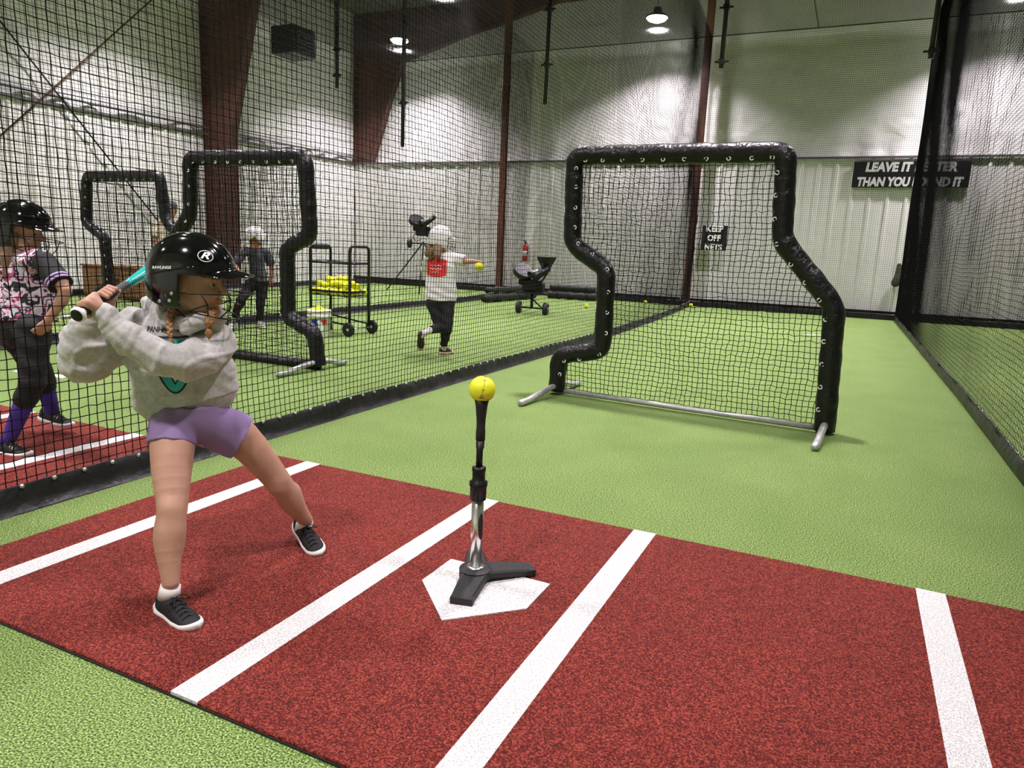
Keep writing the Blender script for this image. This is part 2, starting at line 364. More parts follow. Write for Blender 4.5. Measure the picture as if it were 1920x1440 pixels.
# ------------------------------------------------------------------ rigid steel frames (tapered columns with haunched rafters)
def steel_frame(Y, base_z, label):
    t = thing('building_column', label, 'steel column', (X0 + .06, Y, base_z))
    xw = X0 + .03
    def plate(poly, y, th): return prism([(p[0], p[1]) for p in poly], (0, y - th / 2, 0), (1, 0, 0), (0, 0, 1), (0, 1, 0), th)
    cin0, cin1 = xw + .62, xw + 1.72
    zin = 6.6
    web = [(xw, base_z), (cin0 if base_z > 1 else xw + .88, base_z), (xw + .90, RAIL) if base_z < 1 else (cin0 + .01, base_z + .02), (cin1, zin), (xw, zin + 1.36)]
    obj('column_web', plate(web, Y, .03), REDIRON, t, False)
    fl = join(box((xw + .01, Y, (base_z + 8) / 2), (.02, .22, 8 - base_z)),
              tube([(xw + .88, Y, base_z), (xw + .90, Y, RAIL), (cin1, Y, zin)] if base_z < 1 else [(cin0, Y, base_z), (cin1, Y, zin)], .11, 4, up=(1, 0, 1), flat=.12))
    obj('column_flange', box((xw + .012, Y, (base_z + 8) / 2), (.024, .24, 8 - base_z)), REDIRON, t, False)
    pts = [(xw + .88, base_z), (xw + .90, RAIL), (cin1, zin)] if base_z < 1 else [(cin0, base_z), (cin1, zin)]
    def flange(pp):
        V = []; F = []
        for (x, z) in pp:
            for y in (Y - .12, Y + .12):
                V += [(x, y, z), (x - .02, y, z)]
        for i in range(len(pp) - 1):
            a = i * 4; b = a + 4; F += [(a, b, b + 2, a + 2), (a + 1, a + 3, b + 3, b + 1), (a, a + 1, b + 1, b), (a + 2, b + 2, b + 3, a + 3)]
        F += [(0, 2, 3, 1), (len(V) - 4, len(V) - 3, len(V) - 1, len(V) - 2)]
        return np.array(V), F
    obj('inner_flange', flange(pts), REDIRON, t, False)
    raf = [(xw, zin + 1.36), (cin1, zin), (-8.0, 7.78), (-2, 7.9), (X1 - .1, 7.9), (X1 - .1, 8.05), (xw, 8.05)]
    obj('rafter_web', plate(raf, Y, .03), REDIRON, t, False)
    obj('rafter_flange', flange([(cin1, zin), (-8.0, 7.76), (-2, 7.88), (X1 - .1, 7.88)]), REDIRON, t, False)
    return t
steel_frame(13.2, 0.0, 'dark red steel building column reaching the turf by the left wall, widening upward')
steel_frame(18.93 + .1, RAIL, 'dark red tapered steel column ending at the wall rail in the far left corner')
steel_frame(6.0, 0.0, 'dark red steel building column on the left wall nearest the camera')
for (x, y, lab) in [(-3.86, 18.72, 'red oxide steel post behind the back net beside the KEEP OFF NETS sign'), (-9.28, 18.72, 'red oxide steel post against the back wall left of the fire extinguisher')]:
    t = thing('steel_post', lab, 'post', (x, y, 0))
    obj('shaft', join(box((x, y - .055, 4.0), (.17, .012, 8.0)), box((x, y + .055, 4.0), (.17, .012, 8.0)), box((x, y, 4.0), (.02, .11, 8.0))), REDPOST, t, False)
    obj('base_plate', box((x, y, .01), (.26, .2, .02)), REDIRON, t, False)
tag(obj('corner_trim', box((-4.02, 18.84, 3.3), (.05, .04, 6.5)), WHITE, None, False), 'thin white strip running up the back wall just left of the red post', 'trim strip')
for a, b, lab in [((X0 + .16, 6.3, .86), (X0 + .16, 12.9, 7.4), 'thin diagonal brace rod rising to the right on the left wall'), ((X0 + .13, 7.4, 6.15), (X0 + .13, 12.9, .15), 'thin diagonal brace rod falling to the right on the left wall')]:
    t = thing('brace_rod', lab, 'brace', a); obj('rod', tube([a, b], .017, 8), BLACKM if 'falling' in lab else REDIRON, t)
    obj('end_plate', box(a, (.04, .14, .14)), REDIRON, t, False); obj('end_plate', box(b, (.04, .14, .14)), REDIRON, t, False)
# unit heater hung high by the left wall
t = thing('unit_heater', 'dark unit heater box hanging high near the left wall', 'heater', (-13.45, 14.95, 5.75))
obj('cabinet', box((-13.45, 14.95, 6.1), (.75, .8, .66), bev=.02), mat('heater_grey', (.05, .05, .05), .5), t, False)
obj('louver', join(*[box((-13.05, 14.95, 5.85 + .085 * i), (.03, .68, .05), R=np.array([[.8, 0, .6], [0, 1, 0], [-.6, 0, .8]])) for i in range(6)]), BLACKM, t, False)
for dy in (-.3, .3): obj('hanger_rod', tube([(-13.45, 14.95 + dy, 6.4), (-13.45, 14.95 + dy, ZC)], .012, 6), BLACKM, t)
# ------------------------------------------------------------------ high-bay lamps
LENS = mat('lamp_lens', (1, 1, 1), .4, emit=((1.0, .98, .94), 22.0))
def lamp(x, y, lab, grp=None):
    t = thing('high_bay_lamp', lab, 'ceiling lamp', (x, y, LAMP_Z), group=grp)
    obj('housing', lathe([(.02, .22), (.09, .22), (.10, .12), (.20, .06), (.262, .03), (.265, .0), (.25, .0), (.02, .02)], 32, (x, y, LAMP_Z)), BLACKM, t)
    obj('lens', lathe([(.0, -.105), (.10, -.095), (.19, -.060), (.24, -.02), (.245, .0), (.0, .002)], 32, (x, y, LAMP_Z)), LENS, t)
    obj('cord', tube([(x, y, LAMP_Z + .3), (x, y, ZC)], .008, 6), BLACKM, t)
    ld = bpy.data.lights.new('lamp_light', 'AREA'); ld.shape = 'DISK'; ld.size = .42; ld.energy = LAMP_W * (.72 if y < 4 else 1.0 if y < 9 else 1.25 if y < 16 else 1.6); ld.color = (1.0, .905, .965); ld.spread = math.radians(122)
    lo = bpy.data.objects.new('lamp_light', ld); COL.objects.link(lo); lo.parent = t; lo.location = (0, 0, -.13)
    return t
LL = {(-12.0, 17.5): 'round high-bay lamp glowing in front of the dark rafter, upper left', (-4.9, 17.7): 'round high-bay lamp glowing above the back net, upper middle', (2.3, 17.7): 'round high-bay lamp hanging beyond the right hand net', (-8.7, 14.2): 'round high-bay lamp above the second lane, just past the top edge'}
for (x, y) in LAMPS:
    lamp(x, y, LL.get((x, y), 'round high-bay lamp hanging from the hall ceiling above the view'), None if (x, y) in LL else 'high-bay lamps above the view')
# ------------------------------------------------------------------ netting
ZN = 6.45
def lane_x(base):   # slight bow of each divider, measured along the lane
    def f(y): return np.interp(y, *base)
    return f
FX = {'L1': ([-3, 1, 10, 14, 18.6], [-3.27, -3.27, -3.26, -3.42, -3.74]), 'R': ([-3, 8, 12, 18.6], [1.06, 1.055, 1.01, .94]), 'L2': ([-3, 7, 10, 14, 18.6], [-7.9, -7.95, -8.02, -8.02, -8.4]), 'L3': ([-3, 18.6], [-13.60, -13.60])}
def divider(key, ya, yb, label, cell, r, amp, su, sv, gy0, gstep, seed, skirt_h=.125, gcount=100, ZN=ZN):
    fx = lane_x(FX[key]); ys = np.arange(ya, yb + .001, cell); zs = np.arange(.1, ZN, cell)
    Y, Z = np.meshgrid(ys, zs); hang = np.clip((Z - .1) / .6, 0, 1) * np.clip((ZN - Z) / .8, 0, 1)
    X = fx(Y) + wave(Y, Z, amp, 1.1, seed) * hang
    Zw = Z + wave(Y, Z * .3, cell * .45, 2.1, seed + 3) * hang + rng.normal(0, cell * .035, Y.shape); Yw = Y + wave(Z, Y * .3, cell * .5, 1.7, seed + 5) * hang + rng.normal(0, cell * .035, Y.shape)
    G = np.stack([X, Yw, Zw], -1)
    t = thing('net_divider', label, 'net', (float(fx(ya)), ya, 0))
    o = obj('netting', strands(G, r, (1, 0, 0), (0, 0, 1), su, sv), NETM, t, True)
    # vinyl skirt along the turf, with soft folds
    n = int((yb - ya) / .12); yy = np.linspace(ya, yb, n); V = []; F = []
    prof = [(-.006, .02), (-.012, .5), (.0, .97), (.004, 1.0), (.008, .97), (.02, .5), (.03, .03), (.045, .0)]
    for i, y in enumerate(yy):
        sw = .009 * math.sin(y * 5.1 + seed) + .006 * math.sin(y * 13.0); hh = skirt_h * (1 + .04 * math.sin(y * 3.3))
        for (dx, q) in prof: V.append((float(fx(y)) + dx * (1.0) + sw * math.sin(q * PI), y, hh * q))
    m = len(prof)
    for i in range(n - 1):
        for k in range(m - 1): F.append((i * m + k, i * m + k + 1, (i + 1) * m + k + 1, (i + 1) * m + k))
    obj('skirt', (np.array(V), F), BLACKV, t)
    gp = None; k = 0; y = gy0; rest = []
    while y < yb - .1:
        x = float(fx(y)) + .012
        if k < gcount:
            g = gp.copy() if gp else obj('grommet', lathe([(.0, -.004), (.010, -.004), (.0115, 0), (.010, .006), (.0, .009)], 10, (0, 0, 0), (1, 0, 0)), STEEL, t, True, local=True)
            if gp: COL.objects.link(g); g.parent = t
            gp = gp or g
            g.location = (x + .0 - float(fx(ya)), y - ya, skirt_h * .93)
        else: rest.append(lathe([(.0, -.004), (.0125, 0), (.0, .009)], 6, (x, y, skirt_h * .93), (1, 0, 0)))
        k += 1; y += gstep
    if rest: o = obj('grommets', join(*rest), STEEL, t); o['kind'] = 'stuff'
    obj('top_cable', tube([(float(fx(y)), y, ZN) for y in np.linspace(ya, yb, 12)], .008, 6), BLACKM, t)
    return t
divider('L1', .4, 18.55, 'black net divider with grommeted vinyl skirt right behind the young batter', CELL, .0026, .035, 1, 1, 1.4, .146, 1.0)
divider('R', .9, 18.55, 'black net divider running down the right side of the lane', CELL, .0021, .013, 1, 1, 4.7, .16, 2.2)
divider('L2', 2.0, 18.55, 'black net divider beyond the ball cart, second from the batter', CELL, .0025, .035, 2, 2, 4.0, .16, 4.4)
divider('L3', 6.0, 18.55, 'black net hanging close along the left wall', CELL * 1.2, .0022, .04, 3, 3, 9.5, .18, 6.1, ZN=3.72)
# end net
xs = np.arange(-13.55, 5.2, CELL); zs = np.arange(.1, ZN, CELL); Xg, Zg = np.meshgrid(xs, zs)
G = np.stack([Xg, 18.57 + wave(Xg, Zg, .02, 1.3, 2), Zg + wave(Xg, Zg * .3, CELL * .3, 2, 1)], -1)
t = thing('end_net', 'black end net stretched across the back of the lanes', 'net', (-4, 18.57, 0))
obj('netting', strands(G, .0026, (0, -1, 0), (0, 0, 1), 4, 4), NETM, t)
obj('skirt', join(*[box((-13.55 + .5 * i + .25, 18.57, .07), (.5, .03, .13), bev=.008) for i in range(37)]), BLACKV, t, False)
obj('top_cable', tube([(-13.55, 18.57, ZN), (5.2, 18.57, ZN)], .012, 6), BLACKM, t)
# roof net
ys = np.arange(3.0, 18.57, CELL); Xg, Yg = np.meshgrid(xs, ys)
G = np.stack([Xg, Yg, ZN + .012 * np.sin(Xg * 1.4) * np.sin(Yg * .9)], -1)
t = thing('roof_net', 'black net stretched flat over the tops of the lanes', 'net', (-4, 10, ZN))
obj('netting', strands(G, .0024, (0, 0, 1), (0, 1, 0), 16, 16), ROOFNET, t)
for x in (-1.385, ): obj('support_cable', tube([(x, 3, ZN), (x, 18.57, ZN)], .009, 6), BLACKM, t)
# drop pipes, cords
def pipe(x, y, z, lab, arms=(.3,)):
    t = thing('drop_pipe', lab, 'hanging pipe', (x, y, z)); obj('pipe', tube([(x, y, z), (x, y, ZC)], .045, 10), BLACKM, t)
    for a in arms: obj('clamp', join(tube([(x - .13, y, z + a), (x + .13, y, z + a)], .02, 8), box((x, y, z + a), (.11, .11, .09))), BLACKM, t, False)
pipe(-2.81, 15, 4.86, 'black pipe hanging from the ceiling beside the red post, upper middle', (.12, 1.1)); pipe(.749, 15, 4.80, 'black pipe hanging from the ceiling next to the right net', (.12,))
pipe(-6.49, 15, 4.36, 'black pipe hanging in front of the back net, left of the big screen', (.8, 1.9)); pipe(-10.16, 15, 3.54, 'long black pipe hanging right of the tapered corner column', (1.0,))
pipe(-12.12, 15, 4.97, 'black pipe hanging between the two red columns', (.3, .9))
def cord(x, y, z, lab): tag(obj('rope', tube([(x, y, z), (x + .01, y, z + .8), (x - .004, y, z + .81), (x, y, ZC)], .0035, 5), WHITE), lab, 'cord')
cord(-5.9, 14.5, 3.2, 'thin white cord hanging left of the big screen top'); cord(-9.6, 11.4, 4.1, 'thin white cord hanging right of the big red column')
cord(-4.35, 16.5, 4.5, 'thin white cord hanging under the upper middle lamp'); cord(2.1, 16.5, 5.0, 'white cord hanging behind the right net'); cord(3.3, 18.0, 4.9, 'white cord hanging farthest right behind the net')

# ================================================================== signs and wall things
SIGNBLK = mat('sign_black', (.006, .006, .007), .4); SIGNWHT = mat('sign_white', (.86, .86, .86), .5)
def sign(name, lab, x0, x1, z0, z1, y, lines, size, sx, shear=0, bold=.012):
    t = thing(name, lab, 'sign', ((x0 + x1) / 2, y, z0)); th = .03
    obj('board', box(((x0 + x1) / 2, y, (z0 + z1) / 2), (x1 - x0, th, z1 - z0), bev=.004), SIGNBLK, t, False)
    h = (z1 - z0) / len(lines)
    for i, s in enumerate(lines):
        V, F = text_geo(s, size, shear, bold); V = V.copy(); V[:, 0] -= (V[:, 0].max() + V[:, 0].min()) / 2; V[:, 1] -= (V[:, 1].max() + V[:, 1].min()) / 2
        V[:, 0] *= sx[i] / (V[:, 0].max() - V[:, 0].min()); V[:, 1] *= size * .80 / (V[:, 1].max() - V[:, 1].min())
        obj('lettering', grid_poly(V, F, ((x0 + x1) / 2, y - th / 2 - .003, z1 - h * (i + .5) + (.02 if i == 0 else -.02 if i == len(lines) - 1 else 0)), (1, 0, 0), (0, 0, 1)), SIGNWHT, t, False)
sign('wall_sign', 'wide black wall sign reading LEAVE IT BETTER THAN YOU FOUND IT', -.31, 2.02, 2.99, 3.56, 18.88, ['LEAVE IT BETTER', 'THAN YOU FOUND IT'], .27, [1.82, 2.12], .12, .014)
sign('net_sign', 'small square black sign reading KEEP OFF NETS hung on the end net', -3.56, -2.95, 1.42, 2.03, 18.50, ['KEEP', 'OFF', 'NETS'], .19, [.42, .32, .42], .0, .006)
t = thing('fire_extinguisher', 'red fire extinguisher hanging on the back wall', 'fire extinguisher', (-8.54, 18.8, .9))
c = (-8.54, 18.82, .92)
obj('cylinder', lathe([(.0, 0), (.06, 0), (.075, .02), (.075, .36), (.06, .42), (.03, .46), (.022, .5), (0, .5)], 20, c), mat('extinguisher_red', (.62, .02, .015), .3), t)
obj('label', lathe([(.0765, .14), (.0765, .28)], 20, c), WHITE, t)
obj('valve', join(box((-8.54, 18.82, 1.44), (.05, .05, .05)), box((-8.54, 18.76, 1.48), (.03, .16, .02)), tube([(-8.50, 18.82, 1.44), (-8.44, 18.8, 1.36), (-8.45, 18.78, 1.1)], .011, 6)), BLACKM, t, False)
obj('bracket', box((-8.54, 18.91, 1.2), (.06, .06, .3)), REDIRON, t, False)
# wall box at the lane end right of the corner, hung bag
bagm = mat('olive_bag_fabric', (.035, .04, .028), .8, col2=(.10, .10, .07), nscale=25)
def f_bag(P): return union([rc(P, (.90, 18.80, 1.25), (.93, 18.80, .98), .05, .10), rc(P, (.93, 18.8, .98), (.88, 18.78, .86), .09, .10)], .05)
tag(obj('hanging_bag', surfnet(f_bag, (.74, 18.64, .7), (1.1, 19.0, 1.35), .012), bagm), 'small dark bag hung on the back wall beside the right net', 'bag')

# ================================================================== turf markings
for a, b, y, lab in [(-.66, -.25, 13.38, 'short white line on the turf seen through the big screen')]:
    tag(obj('turf_marking', box(((a + b) / 2, y, .004), (b - a, .09, .008), rz=.25), LINE, None, False), lab, 'floor marking')
tag(obj('turf_marking', box((-6.3, 3.8, .004), (.6, .09, .008), rz=.1), LINE, None, False), 'short white line on the turf behind the batter in grey', 'floor marking')

def batting_mat(x0, x1, y0, y1, lines, lab, z=.012):
    t = thing('batting_mat', lab, 'mat', ((x0 + x1) / 2, (y0 + y1) / 2, 0))
    obj('carpet', box(((x0 + x1) / 2, (y0 + y1) / 2, z * .5 + .002), (x1 - x0, y1 - y0, z), bev=.003), CLAY, t, False)
    obj('backing', box(((x0 + x1) / 2, (y0 + y1) / 2, .003), (x1 - x0 + .006, y1 - y0 + .006, .006)), RUBBER, t, False)
    for x in lines: obj('painted_line', box((x, (y0 + y1) / 2, z * .5 + .0035), (.102, y1 - y0 + .001, z)), LINE, t, False)
    return t
m1 = batting_mat(-2.93, .72, 1.225, 3.057, (-2.646, -1.52, -.724, .412), 'red turf batting mat with white box lines in the foreground')
pl = [(-.2159, 0), (-.2159, -.2159), (0, -.4318), (.2159, -.2159), (.2159, 0)]
obj('home_plate', prism(pl, (-1.117, 2.352, .008), (1, 0, 0), (0, 1, 0), (0, 0, 1), .010), LINE, m1, False)
m2 = batting_mat(-7.35, -3.52, 1.1, 2.93, (-3.93, -5.0, -5.85, -6.97), 'red turf batting mat in the next lane behind the net')
obj('home_plate', prism(pl, (-5.42, 2.3, .008), (1, 0, 0), (0, 1, 0), (0, 0, 1), .010), LINE, m2, False)

# ================================================================== balls
def ball_parts(R=.0485):
    # seam curve of a ball: the classic two-lobed figure
    pts = []
    for i in range(120):
        t = 2 * PI * i / 120; a = .44
        x = (1 - a * .5) * math.cos(t) * .72 + .28 * math.cos(3 * t); y = (1 - a * .5) * math.sin(t) * .72 - .28 * math.sin(3 * t); zz = 2 * math.sqrt(.72 * .28) * math.cos(2 * t) * .95
        q = unit((x, y, zz)) * R * 1.002; pts.append(q)
    return pts
def make_ball(loc, lab, R=.0485, rot=(0, 0, 0), grp=None, detail=True, cat='ball'):
    b = obj('softball', sphere((0, 0, 0), R, 32 if detail else 14, 20 if detail else 9), SOFTY); b.location = loc; b.rotation_euler = rot; tag(b, lab, cat, grp)
    if detail:
        P = ball_parts(R); s = obj('seam', tube(P, R * .022, 6, closed=True), STITCH, b, local=True)
        st = []
        for i in range(0, 120, 2):
            p = P[i]; tn = unit(P[(i + 1) % 120] - P[i - 1]); sd = unit(np.cross(p, tn))
            for sg in (-1, 1): st.append(tube([p + tn * R * .05, (p + sd * sg * R * .10 - tn * R * .03) * 1.002], R * .028, 4))
        obj('stitches', join(*st), STITCH, b, local=True)
    return b
make_ball((-1.172, 2.262, .7495), 'yellow softball resting on top of the batting tee', rot=(.2, 1.0, 1.25))
make_ball((-5.38, 15.34, .048), 'yellow ball on the turf by the rolled black mats', detail=False)
make_ball((-4.76, 18.1, .048), 'yellow ball on the turf by the end net, seen through the big screen', detail=False)
make_ball((-3.62, 18.2, .048), 'yellow ball at the foot of the red post, seen through the big screen', detail=False)

# ================================================================== batting tee
TX, TY = -1.165, 2.245
t = thing('batting_tee', 'black and chrome batting tee standing on the white home plate', 'batting tee', (TX, TY, .018))
def bar(path, wd, th):
    P = np.array(path, float); V = []; F = []
    for i in range(len(P)):
        tn = P[min(i + 1, len(P) - 1)] - P[max(i - 1, 0)]; tn[2] = 0; tn = unit(tn); s = np.array((-tn[1], tn[0], 0)); w_ = wd[i]; h_ = th[i]; b = .006
        for (a, c) in ((-w_, -h_), (-w_, -b), (-w_ + b, 0), (w_ - b, 0), (w_, -b), (w_, -h_)): V.append(P[i] + s * a + np.array((0, 0, c)))
    for i in range(len(P) - 1):
        for k in range(6): k2 = (k + 1) % 6; F.append((i * 6 + k, i * 6 + k2, (i + 1) * 6 + k2, (i + 1) * 6 + k))
    F.append(tuple(range(6))); F.append(tuple((len(P) - 1) * 6 + k for k in range(5, -1, -1))); return np.array(V), F
def arch(a, b, h0=.062, h1=.042, n=9):
    out = []
    for i in range(n):
        s = i / (n - 1); out.append(((1 - s) * a[0] + s * b[0], (1 - s) * a[1] + s * b[1], h0 + (h1 - h0) * s ** 1.6))
    return out
n = 9; sm = [i / 8 for i in range(9)]
arm1 = bar(arch((TX, TY + .03), (-1.115, 2.045)), [.052 - .012 * s for s in sm], [.026 + .0 * s for s in sm])
arm2 = bar(arch((TX - .01, TY), (-1.005, 2.41)), [.056 - .020 * s for s in sm], [.026 for s in sm])
arm3 = bar(arch((TX + .01, TY - .01), (-1.265, 2.43)), [.05 - .016 * s for s in sm], [.026 for s in sm])
feet = join(box((-1.115, 2.055, .03), (.082, .03, .026), rz=.24), box((-1.012, 2.40, .03), (.03, .075, .026), rz=.8), box((-1.262, 2.425, .03), (.06, .03, .026), rz=.5))
obj('base', join(arm1, arm2, arm3, feet, lathe([(.0, .03), (.062, .03), (.062, .062), (.045, .068), (0, .068)], 24, (TX, TY, 0))), RUBBER, t, False)
obj('base_ring', lathe([(.022, .066), (.034, .066), (.034, .071), (.022, .074)], 24, (TX, TY, 0)), CHROME, t)
obj('lower_tube', lathe([(.0, .06), (.0225, .06), (.0225, .36), (0, .36)], 24, (TX, TY, 0)), CHROME, t, True)
# sticker wraps part of the tube
V = []; F = []
for j in range(9):
    zz = .235 + .052 * math.cos(PI * j / 8)
    hw = 1.15 * math.sin(PI * j / 8) + .02
    for i in range(9):
        a = -.35 + hw * (i / 8 - .5); V.append((TX + .0229 * math.cos(a), TY + .0229 * math.sin(a), zz))
for j in range(8):
    for i in range(8): F.append((j * 9 + i, j * 9 + i + 1, (j + 1) * 9 + i + 1, (j + 1) * 9 + i))
obj('sticker', (np.array(V), F), BLACK, t)
obj('collar', lathe([(.022, .335), (.030, .337), (.031, .385), (.034, .39), (.034, .405), (.024, .41), (.024, .445), (.026, .448), (.026, .460), (.014, .463), (0, .463)], 24, (TX, TY, 0)), BLACKM, t)
obj('inner_tube', lathe([(0, .45), (.0125, .45), (.0125, .56), (0, .56)], 20, (TX, TY, 0)), BLACKM, t)
obj('rubber_cone', lathe([(0, .53), (.0150, .53), (.0160, .56), (.0175, .561), (.0175, .60), (.0160, .605), (.0170, .64), (.022, .69), (.027, .712), (.024, .712), (.014, .703), (0, .70)], 24, (TX - .004, TY + .010, 0)), RUBBER, t)

# ================================================================== protective screens
def poly_strands(lines, r, off1, off2):
    V = []; F = []; o = 0; a1 = np.array(off1, float); a2 = np.array(off2, float)
    for P in lines:
        m = len(P)
        for p in P:
            for k in (PI / 2, PI * 7 / 6, PI * 11 / 6): V.append(p + r * (math.cos(k) * a1 + math.sin(k) * a2))
        for i in range(m - 1):
            for k in range(3): k2 = (k + 1) % 3; F.append((o + i * 3 + k, o + i * 3 + k2, o + i * 3 + 3 + k2, o + i * 3 + 3 + k))
        o += 3 * m
    return np.array(V), np.array(F)
def screen(name, lab, pts, o, ud, pad_r=.077, bar_mat=None, bar_r=.022, bar_pad=False, feet=None, seed=0, r=.0031, sag=.05, grp=None, gstep=.17):
    """pts: centre line of the padded frame (x along ud, z) from left foot over the top to right foot"""
    o = np.array(o, float); ud = unit(ud); nd = np.array((-ud[1], ud[0], 0)); W = lambda x, z, d=0: o + ud * x + nd * d + np.array((0, 0, z))
    t = thing(name, lab, 'pitching screen', tuple(o), group=grp)
    path = fillet([(x, 0, z) for x, z in pts], .085, 6); path = resample(path, .03)
    rr = np.array([pad_r * (1 + .05 * math.sin(i * .9 + seed) * math.sin(i * .31)) for i in range(len(path))])
    obj('padding', tube([W(p[0], p[2]) for p in path], rr, 14, up=nd), BLACKP, t)
    poly = [(p[0], p[2]) for p in path] ; 
    x0, z0 = pts[0]; x1, z1 = pts[-1]
    obj('bottom_bar', tube([W(x0, .035), W(x1, .035)], .055 if bar_pad else bar_r, 12), BLACKP if bar_pad else (bar_mat or GALV), t)
    for k, (xa, fl) in enumerate(((x0, feet[0]), (x1, feet[1]))):
        pth = fillet([W(xa, .03, -fl[0]), W(xa, .03, -fl[0] + .13), W(xa, .075, -.14), W(xa, .075, .14), W(xa, .03, fl[1] - .13), W(xa, .03, fl[1])], .08, 4)
        ft = obj('foot', tube(pth, .026, 10), GALV, t)
    # twine inside the outline
    pp = poly + [(x1, .035), (x0, .035)]; pz = np.array(pp)
    def inside(x, z):
        c = False; j = len(pp) - 1
        for i in range(len(pp)):
            if (pz[i, 1] > z) != (pz[j, 1] > z) and x < (pz[j, 0] - pz[i, 0]) * (z - pz[i, 1]) / (pz[j, 1] - pz[i, 1]) + pz[i, 0]: c = not c
            j = i
        return c
    xs = np.arange(pz[:, 0].min(), pz[:, 0].max(), CELL * .92); zs = np.arange(.02, pz[:, 1].max(), CELL * .92)
    cx = (xs[0] + xs[-1]) / 2; H = zs[-1]
    R_ = np.random.default_rng(seed); jx = R_.normal(0, .0035, (len(zs), len(xs))); jz = R_.normal(0, .0035, (len(zs), len(xs)))
    ins = np.array([[inside(x, z) for x in xs] for z in zs])
    def node(j, i):
        x, z = xs[i], zs[j]; e = math.sin(PI * min(1, max(0, z / H))); 
        return W(x + jx[j, i] + .008 * math.sin(z * 9 + i * .2), z + jz[j, i] - .02 * e * math.sin(PI * min(1, max(0, (x - xs[0]) / (xs[-1] - xs[0])))) , sag * e * math.sin(PI * (x - xs[0]) / (xs[-1] - xs[0])) + .012 * math.sin(x * 7 + z * 5 + seed))
    rows = []; cols = []
    for j in range(len(zs)):
        run = []
        for i in range(len(xs)):
            if ins[j, i]: run.append(node(j, i))
            else:
                if len(run) > 1: rows.append(run)
                run = []
        if len(run) > 1: rows.append(run)
    for i in range(len(xs)):
        run = []
        for j in range(len(zs)):
            if ins[j, i]: run.append(node(j, i))
            else:
                if len(run) > 1: cols.append(run)
                run = []
        if len(run) > 1: cols.append(run)
    g1 = poly_strands(rows, r, nd, (0, 0, 1)); g2 = poly_strands(cols, r, nd, ud)
    obj('netting', (np.concatenate([g1[0], g2[0]]), np.concatenate([g1[1], g2[1] + len(g1[0])])), NETM, t)
    # C-shaped grommet hooks on the inner side of the padding
    P3 = resample([(p[0], 0, p[2]) for p in path], gstep); cen = np.array([cx, 0, 1.1]); gp = None
    for i in range(1, len(P3) - 1):
        tn = unit(P3[i + 1] - P3[i - 1]); sd = np.array((tn[2], 0, -tn[0]))
        q = P3[i] + sd * pad_r * .62
        if not inside(q[0], q[2]) : sd = -sd; q = P3[i] + sd * pad_r * .62
        c = W(q[0], q[2], -pad_r * .83)
        if gp is None:
            ring = [ (.0135 * math.cos(a), 0, .0135 * math.sin(a)) for a in np.linspace(.6, 5.6, 12)]
            g = obj('grommet', tube(ring, .0042, 5), WHITE, t, local=True); gp = g
        else: g = gp.copy(); COL.objects.link(g); g.parent = t
        g.location = tuple(c - o); g.rotation_euler = (0, (i * 1.9) % 6.28, math.atan2(ud[1], ud[0]))
    return t
# big L-screen in front: x measured from its left foot
S1 = [(-.025, .03), (-.02, .345), (.385, .435), (.375, 1.118), (.045, 1.314), (.023, 2.04), (1.704, 2.028), (1.739, 1.40), (2.152, .942), (2.19, .02)]
screen('pitching_screen', 'large black padded pitching screen standing alone on the turf, right of the tee', S1, (-2.25, 5.83, 0), (2.14, -.14, 0), feet=((.68, .5), (.60, .45)), seed=1, sag=.07)
S2 = [(0, .03), (.0, 1.02), (.43, 1.46), (.456, 2.03), (1.99, 2.02), (2.047, 1.29), (1.75, 1.167), (1.756, .482), (2.088, .36), (2.132, .04)]
screen('pitching_screen', 'black padded pitching screen just behind the batter helmet in the next lane', S2, (-6.80, 5.50, 0), (2.14, -.02, 0), feet=((.55, .45), (.56, .42)), seed=2, bar_pad=True, sag=.04)
S3 = [(.0, .05), (.02, .36), (.29, .46), (.256, 1.163), (-.12, 1.36), (-.04, 2.01), (1.46, 2.01), (1.53, 1.45), (1.90, 1.10), (1.95, .03)]
screen('pitching_screen', 'black padded pitching screen farthest left, behind the one near the helmet', S3, (-10.06, 6.95, 0), (2.14, .0, 0), feet=((.55, .45), (.56, .42)), seed=3, bar_pad=True, sag=.04)

# ================================================================== ball cart, bucket
CX0, CX1, CY0, CY1 = -6.72, -6.04, 7.72, 8.14
t = thing('ball_cart', 'black two-wheeled cart holding a basket of yellow balls', 'ball cart', ((CX0 + CX1) / 2, (CY0 + CY1) / 2, 0))
zb, zr = .585, .965
def hoop(x): return tube(fillet([(x, CY0, .10), (x, CY0, 1.19), (x, CY1, 1.19), (x, CY1, .10)], .08, 6), .019, 10)
obj('handle', hoop(CX1), BLACKM, t); obj('handle', hoop(CX0 + .02), BLACKM, t)
obj('grip', box((CX0 + .02, (CY0 + CY1) / 2, 1.17), (.05, .34, .07), bev=.015), RUBBER, t, False)
obj('upper_rail', tube([(CX0, CY0, zr), (CX1, CY0, zr), (CX1, CY1, zr), (CX0, CY1, zr)], .014, 8, closed=True), BLACKM, t)
obj('basket_rail', tube([(CX0, CY0, zb), (CX1, CY0, zb), (CX1, CY1, zb), (CX0, CY1, zb)], .016, 8, closed=True), BLACKM, t)
wires = []
for i in range(13): x = CX0 + (CX1 - CX0) * i / 12; wires.append(tube([(x, CY0, zb), (x, CY0 + .04, zb - .06), (x, CY1 - .04, zb - .06), (x, CY1, zb)], .004, 5))
for i in range(9): y = CY0 + (CY1 - CY0) * i / 8; wires.append(tube([(CX0, y, zb), (CX0 + .03, y, zb - .06), (CX1 - .03, y, zb - .06), (CX1, y, zb)], .004, 5))
obj('basket', join(*wires), BLACKM, t)
